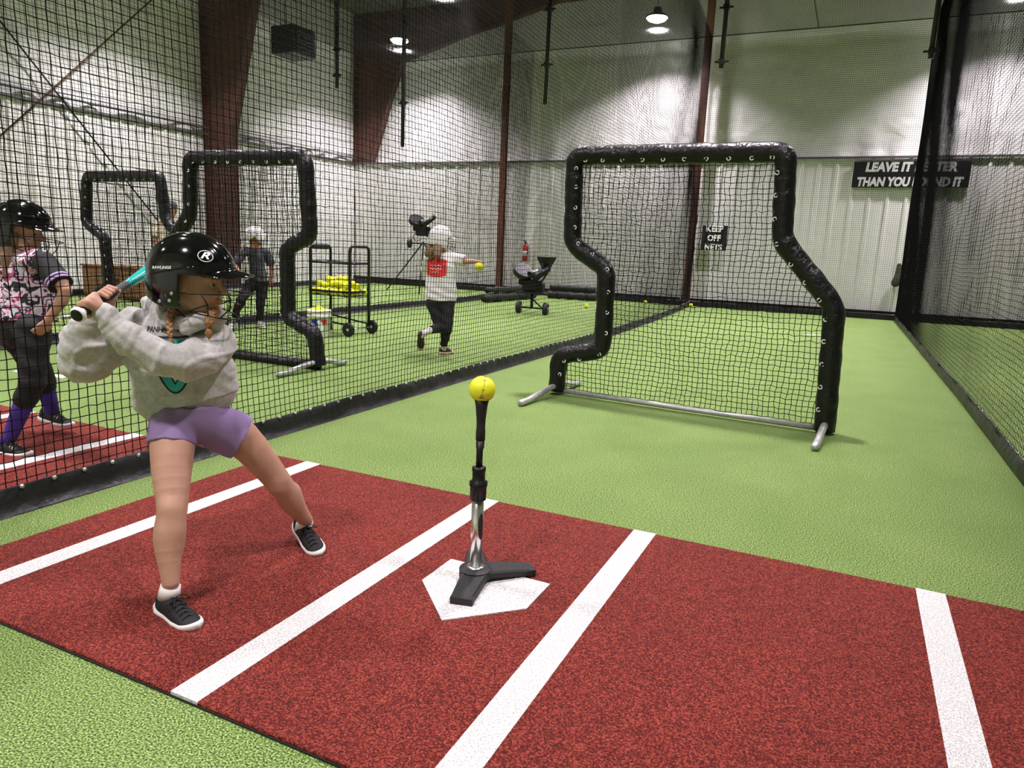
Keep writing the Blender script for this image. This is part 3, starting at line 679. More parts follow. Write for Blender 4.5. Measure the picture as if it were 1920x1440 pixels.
obj('lower_brace', join(tube([(CX0, CY0, .22), (CX1, CY0, .14)], .013, 8), tube([(CX0, CY1, .22), (CX1, CY1, .14)], .013, 8)), BLACKM, t)
for y in (CY0 - .05, CY1 + .05):
    wh = obj('wheel', lathe([(.0, -.02), (.06, -.02), (.085, -.022), (.095, -.012), (.095, .012), (.085, .022), (.06, .02), (0, .02)], 28, (CX1 + .02, y, .095), (0, 1, 0)), RUBBER, t)
    obj('hub', lathe([(0, -.028), (.02, -.028), (.024, .0), (.02, .028), (0, .028)], 16, (CX1 + .02, y, .095), (0, 1, 0)), GALV, wh)
obj('axle', tube([(CX1 + .02, CY0 - .05, .095), (CX1 + .02, CY1 + .05, .095)], .01, 8), STEEL, t)
for y in (CY0, CY1): obj('foot_peg', tube([(CX0 + .02, y, .0), (CX0 + .02, y, .12)], .022, 8), RUBBER, t)
bp = None; k = 0
for lay, zz in ((0, zb - .01), (1, zb + .075), (2, zb + .145)):
    nx, ny = ((7, 4), (6, 3), (4, 2))[lay]
    for i in range(nx):
        for j in range(ny):
            if lay == 2 and (i * 3 + j) % 4 == 1: continue
            x = (CX0 + CX1) / 2 + (i - (nx - 1) / 2) * .096 + (random.random() - .5) * .05; y = (CY0 + CY1) / 2 + (j - (ny - 1) / 2) * .1 + (random.random() - .5) * .03
            if bp is None:
                bp = make_ball((x, y, zz), 'yellow softball piled in the basket of the wheeled cart', grp='softballs in the cart basket', detail=False, R=.047); bb = bp
            else: bb = bp.copy(); COL.objects.link(bb)
            bb.location = (x, y, zz + (random.random() - .3) * .035 * (lay > 0)); bb.rotation_euler = (random.random() * 3, random.random() * 3, 0)
BX, BY = -6.30, 7.42
t = thing('bucket', 'white plastic bucket with a blue and red emblem beside the ball cart', 'bucket', (BX, BY, 0))
BUK = mat('bucket_white_plastic', (.82, .80, .74), .4)
obj('pail', lathe([(0, 0), (.130, 0), (.134, .01), (.146, .27), (.156, .27), (.156, .29), (.149, .292), (.151, .33), (.158, .33), (.158, .35), (.150, .36), (.143, .36), (.128, .02), (0, .02)], 36, (BX, BY, 0)), BUK, t)
obj('bail_handle', tube([(BX + .16 * math.cos(a), BY + .16 * math.sin(a) * .98, .31 - .10 * math.sin((a + 1.9) * 1.0) ** 2 * .6) for a in np.linspace(-1.9, 1.2, 14)], .003, 6), STEEL, t)
av = math.atan2(-BY, -BX)      # emblem faces down the lane
def on_pail(u, v, off=.0015):   # u metres around, v height
    r = .134 + .012 * (v / .27) + off; a = av + u / r; return (BX + r * math.cos(a), BY + r * math.sin(a), v)
def pail_patch(poly, m, name, off=.0015):
    # fan from the centre, edges subdivided so that it follows the pail
    P = []; n_ = len(poly)
    for i in range(n_):
        a, b = poly[i], poly[(i + 1) % n_]
        for s in range(6): P.append((a[0] + (b[0] - a[0]) * s / 6, a[1] + (b[1] - a[1]) * s / 6))
    c = (sum(p[0] for p in P) / len(P), sum(p[1] for p in P) / len(P)); V = [on_pail(*c, off)]; F = []
    for ring in (.5, 1.0):
        for p in P: V.append(on_pail(c[0] + (p[0] - c[0]) * ring, c[1] + (p[1] - c[1]) * ring, off))
    m_ = len(P)
    for i in range(m_): j = (i + 1) % m_; F.append((0, 1 + i, 1 + j)); F.append((1 + i, 1 + m_ + i, 1 + m_ + j, 1 + j))
    obj(name, (np.array(V), F), m, t)
pail_patch([(-.105, .24), (-.02, .24), (-.005, .15), (-.02, .09), (-.105, .09)], mat('emblem_blue', (.01, .03, .22), .45), 'emblem_blue_field')
pail_patch([(.02, .24), (.105, .24), (.105, .19), (.05, .175)], mat('emblem_red', (.55, .015, .02), .45), 'emblem_red_field')
pail_patch([(-.03, .22), (.0, .235), (.02, .215), (.04, .19), (.06, .15), (.05, .10), (-.01, .09), (-.03, .12), (-.01, .17)], WHITE, 'emblem_figure', .003)
bq = None
for (dx, dy, dz) in ((-.07, -.05, .335), (.05, -.06, .33), (-.01, .06, .335), (.07, .04, .325), (-.08, .06, .325), (0, -.005, .37)):
    bb = bq.copy() if bq else make_ball((0, 0, 0), 'yellow softball filling the top of the white bucket', grp='softballs in the white bucket', detail=False, R=.047)
    if bq: COL.objects.link(bb)
    bq = bq or bb; bb.location = (BX + dx, BY + dy, dz)

# ================================================================== pitching machines
def wheelpair(c, sc_=1.0):
    pass
def machine(base, lab, s, tall, hopper):
    x, y, z = base; t = thing('pitching_machine', lab, 'pitching machine', base)
    hz = (.42 * s if not tall else 1.45)
    if not tall:
        for sx in (-.28, .30):
            wv = obj('transport_wheel', lathe([(0, -.045), (.07, -.045), (.105, -.05), (.12, -.03), (.12, .03), (.105, .05), (.07, .045), (0, .045)], 24, (x + sx * s, y, z + .12), (1, .25, 0)), RUBBER, t)
            obj('hub', lathe([(0, -.055), (.03, -.055), (.03, .055), (0, .055)], 12, (x + sx * s, y, z + .12), (1, .25, 0)), GALV, wv)
        obj('axle', tube([(x - .26 * s, y, z + .12), (x + .28 * s, y, z + .12)], .018, 8), BLACKM, t)
        obj('stand_post', tube([(x, y, z + .12), (x, y, z + hz)], .03, 10), BLACKM, t)
        obj('rear_leg', tube([(x, y, z + .3), (x + .1, y + .5, z + .02)], .016, 8), BLACKM, t)
        obj('tray', box((x + .02, y, z + hz), (.62 * s, .3, .035), bev=.008), BLACKM, t, False)
    else:
        for a in (2.9, .4, -1.3):
            L_ = 1.25 if a == 2.9 else .75; obj('tripod_leg', tube([(x, y, z + 1.32), (x + L_ * math.cos(a), y + .5 * math.sin(a), z + .01)], .018, 8), BLACKM, t)
        for sx in (-.36, .30):
            wv = obj('transport_wheel', lathe([(0, -.045), (.07, -.045), (.11, -.045), (.12, -.03), (.12, .03), (.11, .045), (0, .045)], 24, (x + sx, y - .1, z + 1.28), (1, .35, 0)), RUBBER, t)
        obj('axle', tube([(x - .36, y - .1, z + 1.28), (x + .3, y - .1, z + 1.28)], .018, 8), BLACKM, t)
    b = z + hz
    obj('motor_housing', join(box((x - .02, y, b + .14), (.34 * s, .26, .24), bev=.03), box((x - .20 * s, y - .04, b + .2), (.12, .2, .12), bev=.02), box((x + .18 * s, y - .02, b + .1), (.12, .16, .2), bev=.02)), BLACKM, t, False)
    for sg in (-1, 1):
        c = (x + sg * .19 * s, y - .05, b + .40 * s); ax = (-sg * .52, -.38, .77)
        wv = obj('throwing_wheel', lathe([(0, -.03), (.05, -.03), (.10, -.04), (.17, -.045), (.19, -.02), (.19, .02), (.17, .045), (.10, .04), (.05, .03), (0, .03)], 32, c, ax), RUBBER, t)
        obj('wheel_guard', lathe([(.195, -.05), (.205, -.05), (.205, .05), (.195, .05)], 32, c, ax), BLACKM, t)
        obj('rim', lathe([(.02, -.034), (.09, -.045), (.09, .045), (.02, .034)], 20, c, ax), STEEL, wv)
    obj('ball_chute', tube([(x + .02, y - .22, b + .36 * s), (x + .05, y + .25, b + .42 * s)], .055, 14, cap=False), STEEL, t)
    obj('control_cable', tube(fillet([(x - .22, y, b + .1), (x - .30, y - .06, b + .0), (x - .24, y, b - .12), (x - .1, y, b - .08)], .05), .009, 6), BLACKM, t)
    if hopper:
        hc = (x + .26 * s, y + .02, b + .62 * s)
        obj('ball_hopper', lathe([(.06, -.20), (.10, -.12), (.20, .06), (.205, .08), (.19, .08), (.09, -.10), (.05, -.19)], 8, hc), BLACKM, t, False)
        obj('hopper_arm', tube([(x + .1, y, b + .1), (x + .32, y + .05, b + .45 * s)], .018, 8), BLACKM, t)
        obj('yellow_knob', sphere((x + .34, y - .04, b + .40), .03, 12, 8), mat('yellow_plastic', (.65, .45, .03), .5), t)
machine((-5.68, 12.95, 0), 'black two-wheeled pitching machine with ball hopper on the turf by the rolled mats', 1.0, False, True)
machine((-10.15, 16.0, 0), 'black pitching machine raised on a tripod behind the thrower in white', 1.0, True, False)
# rolled black mats lying at the end of the lane
bg = mat('rolled_vinyl', (.010, .010, .011), .55, bump=.6, bscale=10, bdist=.03)
for i, (a, b, r_, z, lab) in enumerate([((-7.66, 14.7), (-7.42, 17.0), .105, .105, 'thick black rolled mat at the lane end, left of the pitching machine'), ((-7.64, 14.8), (-7.44, 16.8), .075, .283, 'thin black roll lying on top of the left rolled mat'), ((-7.25, 17.6), (-5.95, 17.75), .115, .115, 'black rolled mat at the lane end, right of the pitching machine'), ((-7.2, 17.6), (-6.0, 17.74), .075, .303, 'thin black roll on top of the right rolled mat')]):
    d = np.array([b[0] - a[0], b[1] - a[1], 0.]); pts = [np.array([a[0], a[1], z]) + d * s + np.array([0, 0, 0]) for s in np.linspace(0, 1, 14)]
    t = thing('rolled_mat', lab, 'rolled mat', (a[0], a[1], 0))
    obj('roll', tube(pts, [r_ * (.93 + .07 * math.sin(k * 2.1 + i)) for k in range(14)], 14, flat=.97), bg, t)
    for s in (.2, .8): q = np.array([a[0], a[1], z]) + d * s; obj('strap', tube([q - unit(d) * .02, q + unit(d) * .02], r_ * 1.03, 14), BLACKM, t)
# small white bag by the right roll
def f_wb(P): return union([rc(P, (-5.78, 17.75, .09), (-5.72, 17.75, .2), .085, .05), rc(P, (-5.72, 17.75, .2), (-5.76, 17.75, .27), .04, .03)], .03)
tag(obj('white_bag', surfnet(f_wb, (-5.95, 17.6, -.02), (-5.55, 17.9, .34), .012), WHITE), 'small white bag at the right end of the rolled mats', 'bag')
# wooden crates far left behind the leftmost screen
WOOD = mat('plain_wood', (.26, .12, .055), .7, col2=(.34, .17, .08), nscale=6, stretch=(1, 6, 6))
for i, (x, lab) in enumerate([(-13.05, 'brown wooden cabinet left of the padded post of the farthest screen'), (-12.0, 'brown wooden cabinet right of the padded post of the farthest screen')]):
    t = thing('wooden_cabinet', lab, 'cabinet', (x, 9.3, 0)); obj('carcass', box((x, 9.3, .30), (.86, .5, .56), bev=.01), WOOD, t, False)
    obj('top_board', box((x, 9.3, .60), (.92, .56, .04), bev=.006), WOOD, t, False)
    for sx in (-.21, .21):
        dr = obj('cabinet_door', box((x + sx, 9.04, .30), (.39, .02, .48), bev=.004), WOOD, t, False); obj('door_knob', sphere((x + sx * .3, 9.015, .36), .015, 10, 6), STEEL, dr)
# ================================================================== people
SKIN = mat('skin', (.47, .255, .18), .52, col2=(.52, .29, .205), nscale=9, spec=.35)
LIPS = mat('lips', (.46, .17, .14), .45); BROWH = mat('brow_hair', (.20, .11, .06), .8); EYEW = mat('eye_white', (.55, .50, .47), .3); IRIS = mat('iris', (.10, .09, .06), .2)
HAIRG = mat('ginger_hair', (.30, .13, .05), .6, col2=(.42, .22, .09), nscale=60, bump=.6, bscale=180, bdist=.004)
HAIRB = mat('light_brown_hair', (.16, .09, .05), .6, col2=(.32, .20, .11), nscale=30, bump=.6, bscale=140, bdist=.004, stretch=(3, 3, .5))
HOOD = mat('grey_sweatshirt_fleece', (.40, .385, .37), .9, col2=(.50, .485, .465), nscale=70, bump=.5, bscale=240, bdist=.002, sheen=.3)
LILAC = mat('lilac_cotton', (.27, .18, .37), .85, bump=.3, bscale=40, bdist=.006)
SHELL = mat('gloss_black_helmet', (.003, .003, .0035), .10, coat=.3)
SHELLW = mat('gloss_white_helmet', (.78, .76, .75), .15, coat=.5)
SHOEB = mat('black_mesh_shoe', (.0035, .0035, .004), .75, bump=.5, bscale=260, bdist=.002)
SOLEW = mat('white_shoe_sole', (.72, .69, .66), .6); SOCKW = mat('white_sock', (.78, .75, .72), .9); LACE = mat('black_lace', (.010, .010, .010), .8)
TEAL = mat('teal_print', (.02, .36, .36), .7); PRINTB = mat('black_print', (.012, .012, .016), .7)

def frame(fwd, up=(0, 0, 1)):
    f = unit(fwd); l = unit(np.cross(up, f)); u = np.cross(f, l); return np.stack([f, l, u], 1)     # columns: forward, left, up
def head_sd(Q):
    """head in its own frame: x forward, y left, z up, metres, child size"""
    Y = np.abs(Q[:, 1]); Qm = np.stack([Q[:, 0], Y, Q[:, 2]], 1)
    d = union([ell(Qm, (-.018, 0, .030), (.100, .076, .090)), ell(Qm, (.028, 0, -.028), (.058, .055, .084))], .03)
    d = smin(d, rc(Qm, (-.02, .045, -.055), (.060, .010, -.100), .022, .017), .03)
    d = smin(d, rc(Qm, (.070, 0, -.102), (.071, 0, -.100), .017, .017), .02)
    d = smin(d, rc(Qm, (.055, .032, -.035), (.050, .036, -.040), .026, .026), .02)
    d = smin(d, rc(Qm, (.079, .012, .020), (.066, .045, .018), .011, .010), .016)
    d = smax(d, -(np.linalg.norm(Qm - np.array((.094, .030, -.006)), axis=1) - .016), .012)
    d = smin(d, rc(Qm, (.084, 0, .004), (.104, 0, -.030), .0075, .0100), .010)
    d = smin(d, rc(Qm, (.094, .010, -.036), (.093, .011, -.036), .0065, .0065), .006)
    d = smin(d, ell(Qm, (.084, 0, -.0585), (.0125, .021, .0065)), .004); d = smin(d, ell(Qm, (.083, 0, -.0690), (.0115, .018, .0065)), .004)
    d = smin(d, rc(Qm, (.064, .031, .0045), (.0635, .034, .0042), .0120, .0115), .003)
    d = smin(d, ell(Qm, (-.012, .076, -.012), (.018, .008, .028)), .006)
    return d
def helm_outer(Q):
    z = np.where(Q[:, 2] < .02, .02 + (Q[:, 2] - .02) * .42, Q[:, 2])
    d = ell(np.stack([Q[:, 0], Q[:, 1], z], 1), (-.008, 0, .02), (.147, .120, .143))
    d = d - .0030 / (1 + np.exp(-(.052 - np.abs(Q[:, 1]) - .25 * np.maximum(0, .1 - Q[:, 0]) * 0) * 500)) * (Q[:, 2] > .04)
    side = (Q[:, 2] < .045 + .25 * Q[:, 0]) & (Q[:, 0] < .06)
    return d - .0022 * side
def helm_sd(Q):
    o = helm_outer(Q); x, y, z = Q.T
    sh = smax(o, -(o + .011), .004)
    zb = np.where(x < -.06, -.088 + .35 * np.minimum(.10, -.06 - x), -.088) + 1.2 * np.maximum(0, x + .01) ** 1.0 * .6
    sh = smax(sh, zb - z, .008)
    sh = smax(sh, np.minimum(x - .006 - .25 * np.maximum(0, -.0 - z) * .2, .016 - z) * 1.0 if False else -np.maximum(.004 - x, z - .024), .010)
    zz = z + .10 * (x - .1) + 2.2 * y ** 2
    br = ell(np.stack([x, y, zz], 1), (.108, 0, .043), (.094, .094, .010)); br = smax(br, -(o + .010), .004)
    return smin(sh, br, .014)
HELM_GEO = surfnet(helm_sd, (-.18, -.15, -.12), (.22, .15, .19), .0045)
def guard_geo():
    W_ = [[(.203 * math.cos(t), .116 * math.sin(t), -.033 + .003 * math.cos(t)) for t in np.linspace(-PI / 2, PI / 2, 25)]]
    lo = [(.0, -.118, -.060), (.008, -.117, -.080), (.03, -.112, -.092), (.09, -.090, -.106), (.135, -.055, -.116), (.155, 0, -.120)]
    lo = lo + [(a, -b, c) for a, b, c in lo[:-1][::-1]]; W_.append([tuple(p) for p in fillet(lo, .02, 3)])
    for s in (1, -1):
        W_.append([(.070, -.110 * s, -.033), (.088, -.100 * s, -.066), (.086, -.091 * s, -.106)]); W_.append([(.088, -.100 * s, -.066), (.028, -.113 * s, -.092)])
        W_.append([(.150, -.078 * s, -.032), (.150, -.062 * s, -.075), (.118, -.070 * s, -.112)])
    return join(*[tube(p, .0026, 6) for p in W_])
GUARD_GEO = guard_geo()
def helmet(parent, c, R, s, m, root_loc, guard=True, marks=False):
    c = np.array(c, float) - np.array(root_loc)
    X = lambda g: (np.asarray(g[0]) * s @ R.T + c, g[1])
    h = obj('helmet', X(HELM_GEO), m, parent, local=True)
    if guard: obj('face_guard', X(GUARD_GEO), BLACKM, h, local=True)
    if marks:
        for (x, z) in ((-.022, -.037), (-.030, -.061), (-.066, -.066)):
            p = onto([(x, -.2, z)], (0, 1, 0), helm_sd, .001)[0]
            obj('bolt', X(lathe([(0, -.002), (.0055, -.002), (.006, .0), (.004, .002), (.003, .001), (0, .001)], 14, p, (0, -1, 0))), STEEL, h, local=True)
        f3 = lambda P: helm_outer(P)
        V, F = text_geo('R', .040, .35, .0012); V = V * [1.15, .8]; P = onto(grid_poly(V, F, (.097, -.16, .108), (1, 0, 0), (0, 0, 1))[0], (-.35, 1, -.2), f3, .0012); obj('front_emblem', X((P, F)), WHITE, h, local=True)
        ring = [(.100 + .024 * math.cos(a), -.16, .107 + .019 * math.sin(a)) for a in np.linspace(0, 2 * PI, 40)[:-1]]
        P = onto(ring, (-.35, 1, -.2), f3, .0008); obj('emblem_ring', X(tube(P, .0014, 6, closed=True)), WHITE, h, local=True)
        V, F = text_geo('RAWLINGS', .0125, .15, .0004, 1.0); V = V * [1.15, 1]; P = onto(grid_poly(V, F, (-.060, -.18, .044), (.995, 0, .08), (-.08, 0, .995))[0], (0, 1, 0), f3, .0012); obj('side_lettering', X((P, F)), WHITE, h, local=True)
    return h
def eyes(parent, c, R, s, root_loc):
    c = np.array(c, float) - np.array(root_loc)
    for sg in (1, -1):
        e = np.array((.0700, .0300 * sg, -.0065))
        ev = obj('eye', ((sphere(e, .0122, 14, 10)[0] * s) @ R.T + c, sphere(e, .0122, 14, 10)[1]), EYEW, parent, local=True)
        d = unit((1, .12 * sg - .25, .0)); g = lathe([(0, .0085), (.0070, .0095), (.0064, .0118), (0, .0130)], 14, e, d)
        obj('iris', (g[0] * s @ R.T + c, g[1]), IRIS, ev, local=True)

# ---- shoes: lofted upper and sole, in a frame x = heel to toe, z up
def shoe_upper():
    X = np.linspace(0, 1, 22); V = []; n = 16
    for s in X:
        x = .214 * s
        w = np.interp(s, [0, .06, .2, .4, .62, .8, .92, 1], [.014, .026, .0325, .0315, .0385, .0375, .027, .008]); off = np.interp(s, [0, .4, .7, 1], [0, 0, .004, .003])
        h = np.interp(s, [0, .05, .18, .30, .42, .6, .8, .93, 1], [.050, .078, .074, .066, .070, .054, .037, .028, .016])
        for k in range(n):
            t = PI * k / (n - 1); V.append((x, off + w * math.cos(t) * (1 if abs(math.cos(t)) < 2 else 1), .014 + (h - .014) * math.sin(t) ** .75))
    F = []
    for i in range(len(X) - 1):
        for k in range(n - 1): F.append((i * n + k, (i + 1) * n + k, (i + 1) * n + k + 1, i * n + k + 1))
        F.append((i * n + n - 1, (i + 1) * n + n - 1, (i + 1) * n, i * n))
    F.append(tuple(range(n - 1, -1, -1)) [::-1]); F.append(tuple((len(X) - 1) * n + k for k in range(n))[::-1]); return np.array(V), F
def shoe_sole():
    X = np.linspace(0, 1, 22); V = []
    for s in X:
        x = -.006 + .226 * s; w = np.interp(s, [0, .04, .15, .4, .62, .8, .93, 1], [.016, .027, .0355, .0335, .0420, .0410, .029, .010]); off = np.interp(s, [0, .4, .7, 1], [0, 0, .004, .003])
        lift = .012 * max(0, s - .7) ** 2 / .09; top = np.interp(s, [0, .1, .5, 1], [.034, .028, .022, .022])
        for (a, z) in ((1, .004), (1.02, top * .6), (.97, top), (-.97, top), (-1.02, top * .6), (-1, .004), (-.7, 0), (.7, 0)): V.append((x, off + w * a, z + lift))
    F = []
    for i in range(len(X) - 1):
        for k in range(8): k2 = (k + 1) % 8; F.append((i * 8 + k, (i + 1) * 8 + k, (i + 1) * 8 + k2, i * 8 + k2))
    F.append(tuple(range(8))); F.append(tuple((len(X) - 1) * 8 + k for k in range(7, -1, -1))); return np.array(V), F
SHU, SHS = shoe_upper(), shoe_sole()
def laces():
    g = []
    for i in range(5):
        x = .095 + .017 * i; h = np.interp(x / .214, [.42, .6, .8], [.070, .054, .037]) + .002
        g.append(tube([(x, .020, h - .008), (x + .003, .0, h + .001), (x + .008, -.020, h - .009)], .0017, 5)); g.append(tube([(x, -.020, h - .008), (x + .003, .002, h + .002), (x + .008, .020, h - .009)], .0017, 5))
    for s in (1, -1): g.append(tube(fillet([(.092, 0, .074), (.105, .018 * s, .090), (.118, .042 * s, .072), (.104, .034 * s, .064), (.092, .003 * s, .074)], .012, 4), .0017, 5)); g.append(tube([(.092, 0, .074), (.112, .012 * s, .072), (.128, .022 * s, .056)], .0016, 5))
    return join(*g)
LACES = laces()
def shoe(parent, heel, toe, up, s=1.0, m=None, sole=None, lace=None, root=None, stripes=None, roll=None):
    heel = np.array(heel, float); toe = np.array(toe, float); k = np.linalg.norm(toe - heel) / .212; R = frame(toe - heel, up)
    r0 = ROOT[root_of(parent).name][0]; X = lambda g: (np.asarray(g[0]) * k @ R.T + heel - r0, g[1])
    sh = obj('shoe', X(SHU), m or SHOEB, parent, local=True); obj('sole', X(SHS), sole or SOLEW, sh, local=True); obj('laces', X(LACES), lace or LACE, sh, local=True)
    if stripes:
        for i in range(3):
            x = .085 + .018 * i
            for sd in (1, -1): obj('side_stripe', X(prism([(0, .022), (.006, .022), (.016, .056), (.010, .056)], (x, sd * .0345, 0), (1, 0, 0), (0, -.28 * sd, 1), (0, sd, 0), .002)), stripes, sh, False, local=True)
    return sh

def hand_prims(wr, tip, pn, side, s=1.0, curl=.5):
    """open, slightly curled hand: palm + 5 fingers; pn = palm normal, side = +1/-1 gives the thumb side"""
    wr = np.array(wr, float); d = unit(np.array(tip) - wr); pn = np.array(pn, float); pn = unit(pn - d * (pn @ d)); lat = np.cross(d, pn) * side; out = []
    pc = wr + d * .045 * s; out.append(('p', wr + d * .01 * s, pc, .017 * s, .026 * s, (pn, 1.7)))
    for i, (o, L_) in enumerate(((.024, .9), (.009, 1.0), (-.006, .93), (-.020, .75))):
        k = wr + d * .068 * s + lat * o * s; m_ = k + (d * .026 + pn * .012 * curl) * L_ * s; e = m_ + (d * .016 + pn * .026 * curl) * L_ * s
        out.append(('f', k - d * .02 * s, k, .0085 * s, .0080 * s, None)); out.append(('f', k, m_, .0080 * s, .0072 * s, None)); out.append(('f', m_, e, .0072 * s, .0060 * s, None))
    t0 = wr + d * .022 * s + lat * .020 * s; t1 = t0 + (d * .022 + lat * .020 + pn * .008) * s; t2 = t1 + (d * .024 + lat * .006 + pn * .008) * s
    out.append(('f', t0, t1, .010 * s, .0085 * s, None)); out.append(('f', t1, t2, .0085 * s, .0068 * s, None)); return out
def eval_hand(P, pr):
    dp = None; 
    for (k, a, b, r1, r2, fl) in pr:
        d = rc(P, a, b, r1, r2, fl); dp = d if dp is None else smin(dp, d, .006)
    return dp
def near_eval(P, pts, pad, fn, base):
    """evaluate fn only near pts; elsewhere leave base"""
    lo, hi = bounds(pts, pad); m = ((P > lo) & (P < hi)).all(1)
    if m.any(): base = base.copy(); base[m] = smin(base[m], fn(P[m]), .010)
    return base

def figure(lab, J, hd, tn, s, cfg):
    J = {k: np.array(v, float) for k, v in J.items()}; base = (J['toR'] + J['toL']) / 2; base[2] = 0
    t = thing('person', lab, 'person', tuple(base)); HR = frame(hd); r0 = base; tn = unit(tn)
    hR = hand_prims(J['wrR'], J['haR'], cfg.get('pnR', (0, 0, -1)), 1, s); hL = hand_prims(J['wrL'], J['haL'], cfg.get('pnL', (0, 0, -1)), -1, s)
    A = cfg.get('arm', 1.0) * s; B_ = cfg.get('body', 1.0) * s
    def sk(P):
        Q = (P - J['head']) @ HR / s; d = head_sd(Q) * s
        d = smin(d, rc(P, J['head'] - HR[:, 0] * .03 * s - HR[:, 2] * .06 * s, J['neck'], .042 * s, .045 * s), .02)
        d = smin(d, rc(P, J['chest'], J['hipc'], .075 * B_, .08 * B_, (tn, 1.3)), .03); d = smin(d, rc(P, J['neck'], J['chest'], .045 * s, .07 * s), .03)
        for q in 'RL':
            d = smin(d, rc(P, J['neck'], J['sh' + q], .04 * s, .038 * A), .03); d = smin(d, chain(P, [J['sh' + q], J['el' + q], J['wr' + q]], [.038 * A, .031 * A, .021 * A], 3), .015)
            mid = J['kn' + q] * .68 + J['an' + q] * .32; d = smin(d, chain(P, [J['hip' + q], J['kn' + q], mid, J['an' + q]], [.065 * s, .045 * s, .045 * s, .028 * s], 2), .02)
        for w_, pr in (('wrR', hR), ('wrL', hL)): d = near_eval(P, [J[w_], J[w_]], .16 * s, lambda X, pr=pr: eval_hand(X, pr), d)
        return d
    lo, hi = bounds(list(J.values()), .17 * s); body = surfnet(sk, lo, hi, cfg.get('h', .009)); ob = obj('body', body, cfg.get('skin', SKIN), t)
    if cfg.get('eyes', True): eyes(t, J['head'], HR, s, r0)
    # trousers
    tr = cfg['trouser']; cut = cfg.get('cuff', {'R': .0, 'L': .0})
    def pt(P):
        d = rc(P, J['hipc'] + np.array((0, 0, .03)) * s, J['hipc'], .092 * B_, .10 * B_, (tn, 1.25))
        for q in 'RL':
            e = J['kn' + q] + (J['an' + q] - J['kn' + q]) * cfg.get('leglen', .92)
            d = smin(d, rc(P, J['hip' + q], J['kn' + q], .088 * s, .062 * s), .03)
            m_ = rc(P, J['kn' + q], e, .062 * s, cfg.get('cuffr', .042) * s); d = smin(d, m_, .006)
            ax = unit(e - J['kn' + q]); near = np.linalg.norm(P - e, axis=1) < .12 * s
            d = np.where(near, np.maximum(d, (P - e) @ ax), d)
        top = J['hipc'] + (J['belly'] - J['hipc']) * .75
        d = np.maximum(d, (P - top) @ unit(J['belly'] - J['hipc']))
        return d + .003 * np.sin(P[:, 2] * 60 + P[:, 0] * 30)
    obj('trousers', surfnet(pt, lo, hi, cfg.get('h', .009)), tr, t)
    sl = cfg.get('sleeve', .85); hem = J['hipc'] + (J['hipc'] - J['belly']) * cfg.get('hem', .1)
    lat = unit(np.cross(tn, J['neck'] - J['hipc']))
    def sleeves(P, q):
        e = J['sh' + q] + (J['el' + q] - J['sh' + q]) * sl; ax = unit(J['el' + q] - J['sh' + q])
        return np.maximum(rc(P, J['sh' + q], J['sh' + q] + (J['el' + q] - J['sh' + q]) * (sl + .2), .054 * A, .060 * A), (P - e) @ ax)
    def sht(P):
        dn = unit(hem - J['chest']); k = .035 * B_
        d = rc(P, J['chest'] + lat * k, hem + lat * k * .9 + dn * .06, .095 * B_, .108 * B_, (tn, 1.35)); d = smin(d, rc(P, J['chest'] - lat * k, hem - lat * k * .9 + dn * .06, .095 * B_, .108 * B_, (tn, 1.35)), .04)
        d = smin(d, rc(P, J['shR'] * .75 + J['neck'] * .25, J['shL'] * .75 + J['neck'] * .25, .055 * A, .055 * A), .04)
        if not cfg.get('sleeve_mat'):
            for q in 'RL': d = smin(d, sleeves(P, q), .02)
        d = np.maximum(d, (P - hem) @ dn)
        d = np.maximum(d, -(np.linalg.norm(P - (J['neck'] + (J['head'] - J['neck']) * .30), axis=1) - .052 * s))
        return d + .004 * np.sin(P[:, 2] * 42 + P[:, 0] * 25 + 2 * np.sin(P[:, 2] * 18)) * s
    shirt = obj('shirt', surfnet(sht, lo, hi, cfg.get('h', .009)), cfg['shirt'], t)
    if cfg.get('sleeve_mat'):
        for q in 'RL':
            slv = obj('sleeve', surfnet(lambda P: sleeves(P, q), *bounds([J['sh' + q], J['el' + q]], .09 * s), .007), cfg['sleeve_mat'], t)
            ax = unit(J['el' + q] - J['sh' + q]); L_ = np.linalg.norm(J['el' + q] - J['sh' + q]) * sl
            for k_ in (.010, .032): 
                c_ = J['sh' + q] + ax * (L_ - k_); obj('cuff_stripe', tube([c_ - ax * .006, c_ + ax * .006], .0605 * A, 20), cfg['stripe'], slv)
    for q in 'RL':
        an, to = J['an' + q], J['to' + q]; up = unit(J['kn' + q] - an); f_ = unit(to - an - up * ((to - an) @ up) * .0)
        if 'shoe' + q in cfg: heel, toe, u_ = cfg['shoe' + q]
        else:
            dd = np.array((to[0] - an[0], to[1] - an[1], 0.)); dd = unit(dd); L_ = .225 * s; heel = np.array((an[0], an[1], 0)) - dd * .055 * s; heel[2] = max(0., cfg.get('lift' + q, 0.)); toe = heel + dd * L_; toe[2] = heel[2]; u_ = (0, 0, 1)
        shoe(t, heel, toe, u_, m=cfg.get('shoe_m'), sole=cfg.get('sole_m'), lace=cfg.get('lace_m'), stripes=cfg.get('stripes'))
        c0 = an + (J['kn' + q] - an) * cfg.get('sock', .08); R_ = frame(np.array(toe) - np.array(heel), u_); c1 = np.array(heel) + R_[:, 0] * .055 * s + R_[:, 2] * .045 * s
        sr = cfg.get('sockr', (.036, .034)); obj('sock', tube([c0, (c0 + an) / 2, an, c1], [sr[0] * s, (sr[0] + sr[1]) / 2 * s, sr[1] * s, .033 * s], 16), cfg.get('sock_m', SOCKW), t)
    return t, J, HR, sht, r0

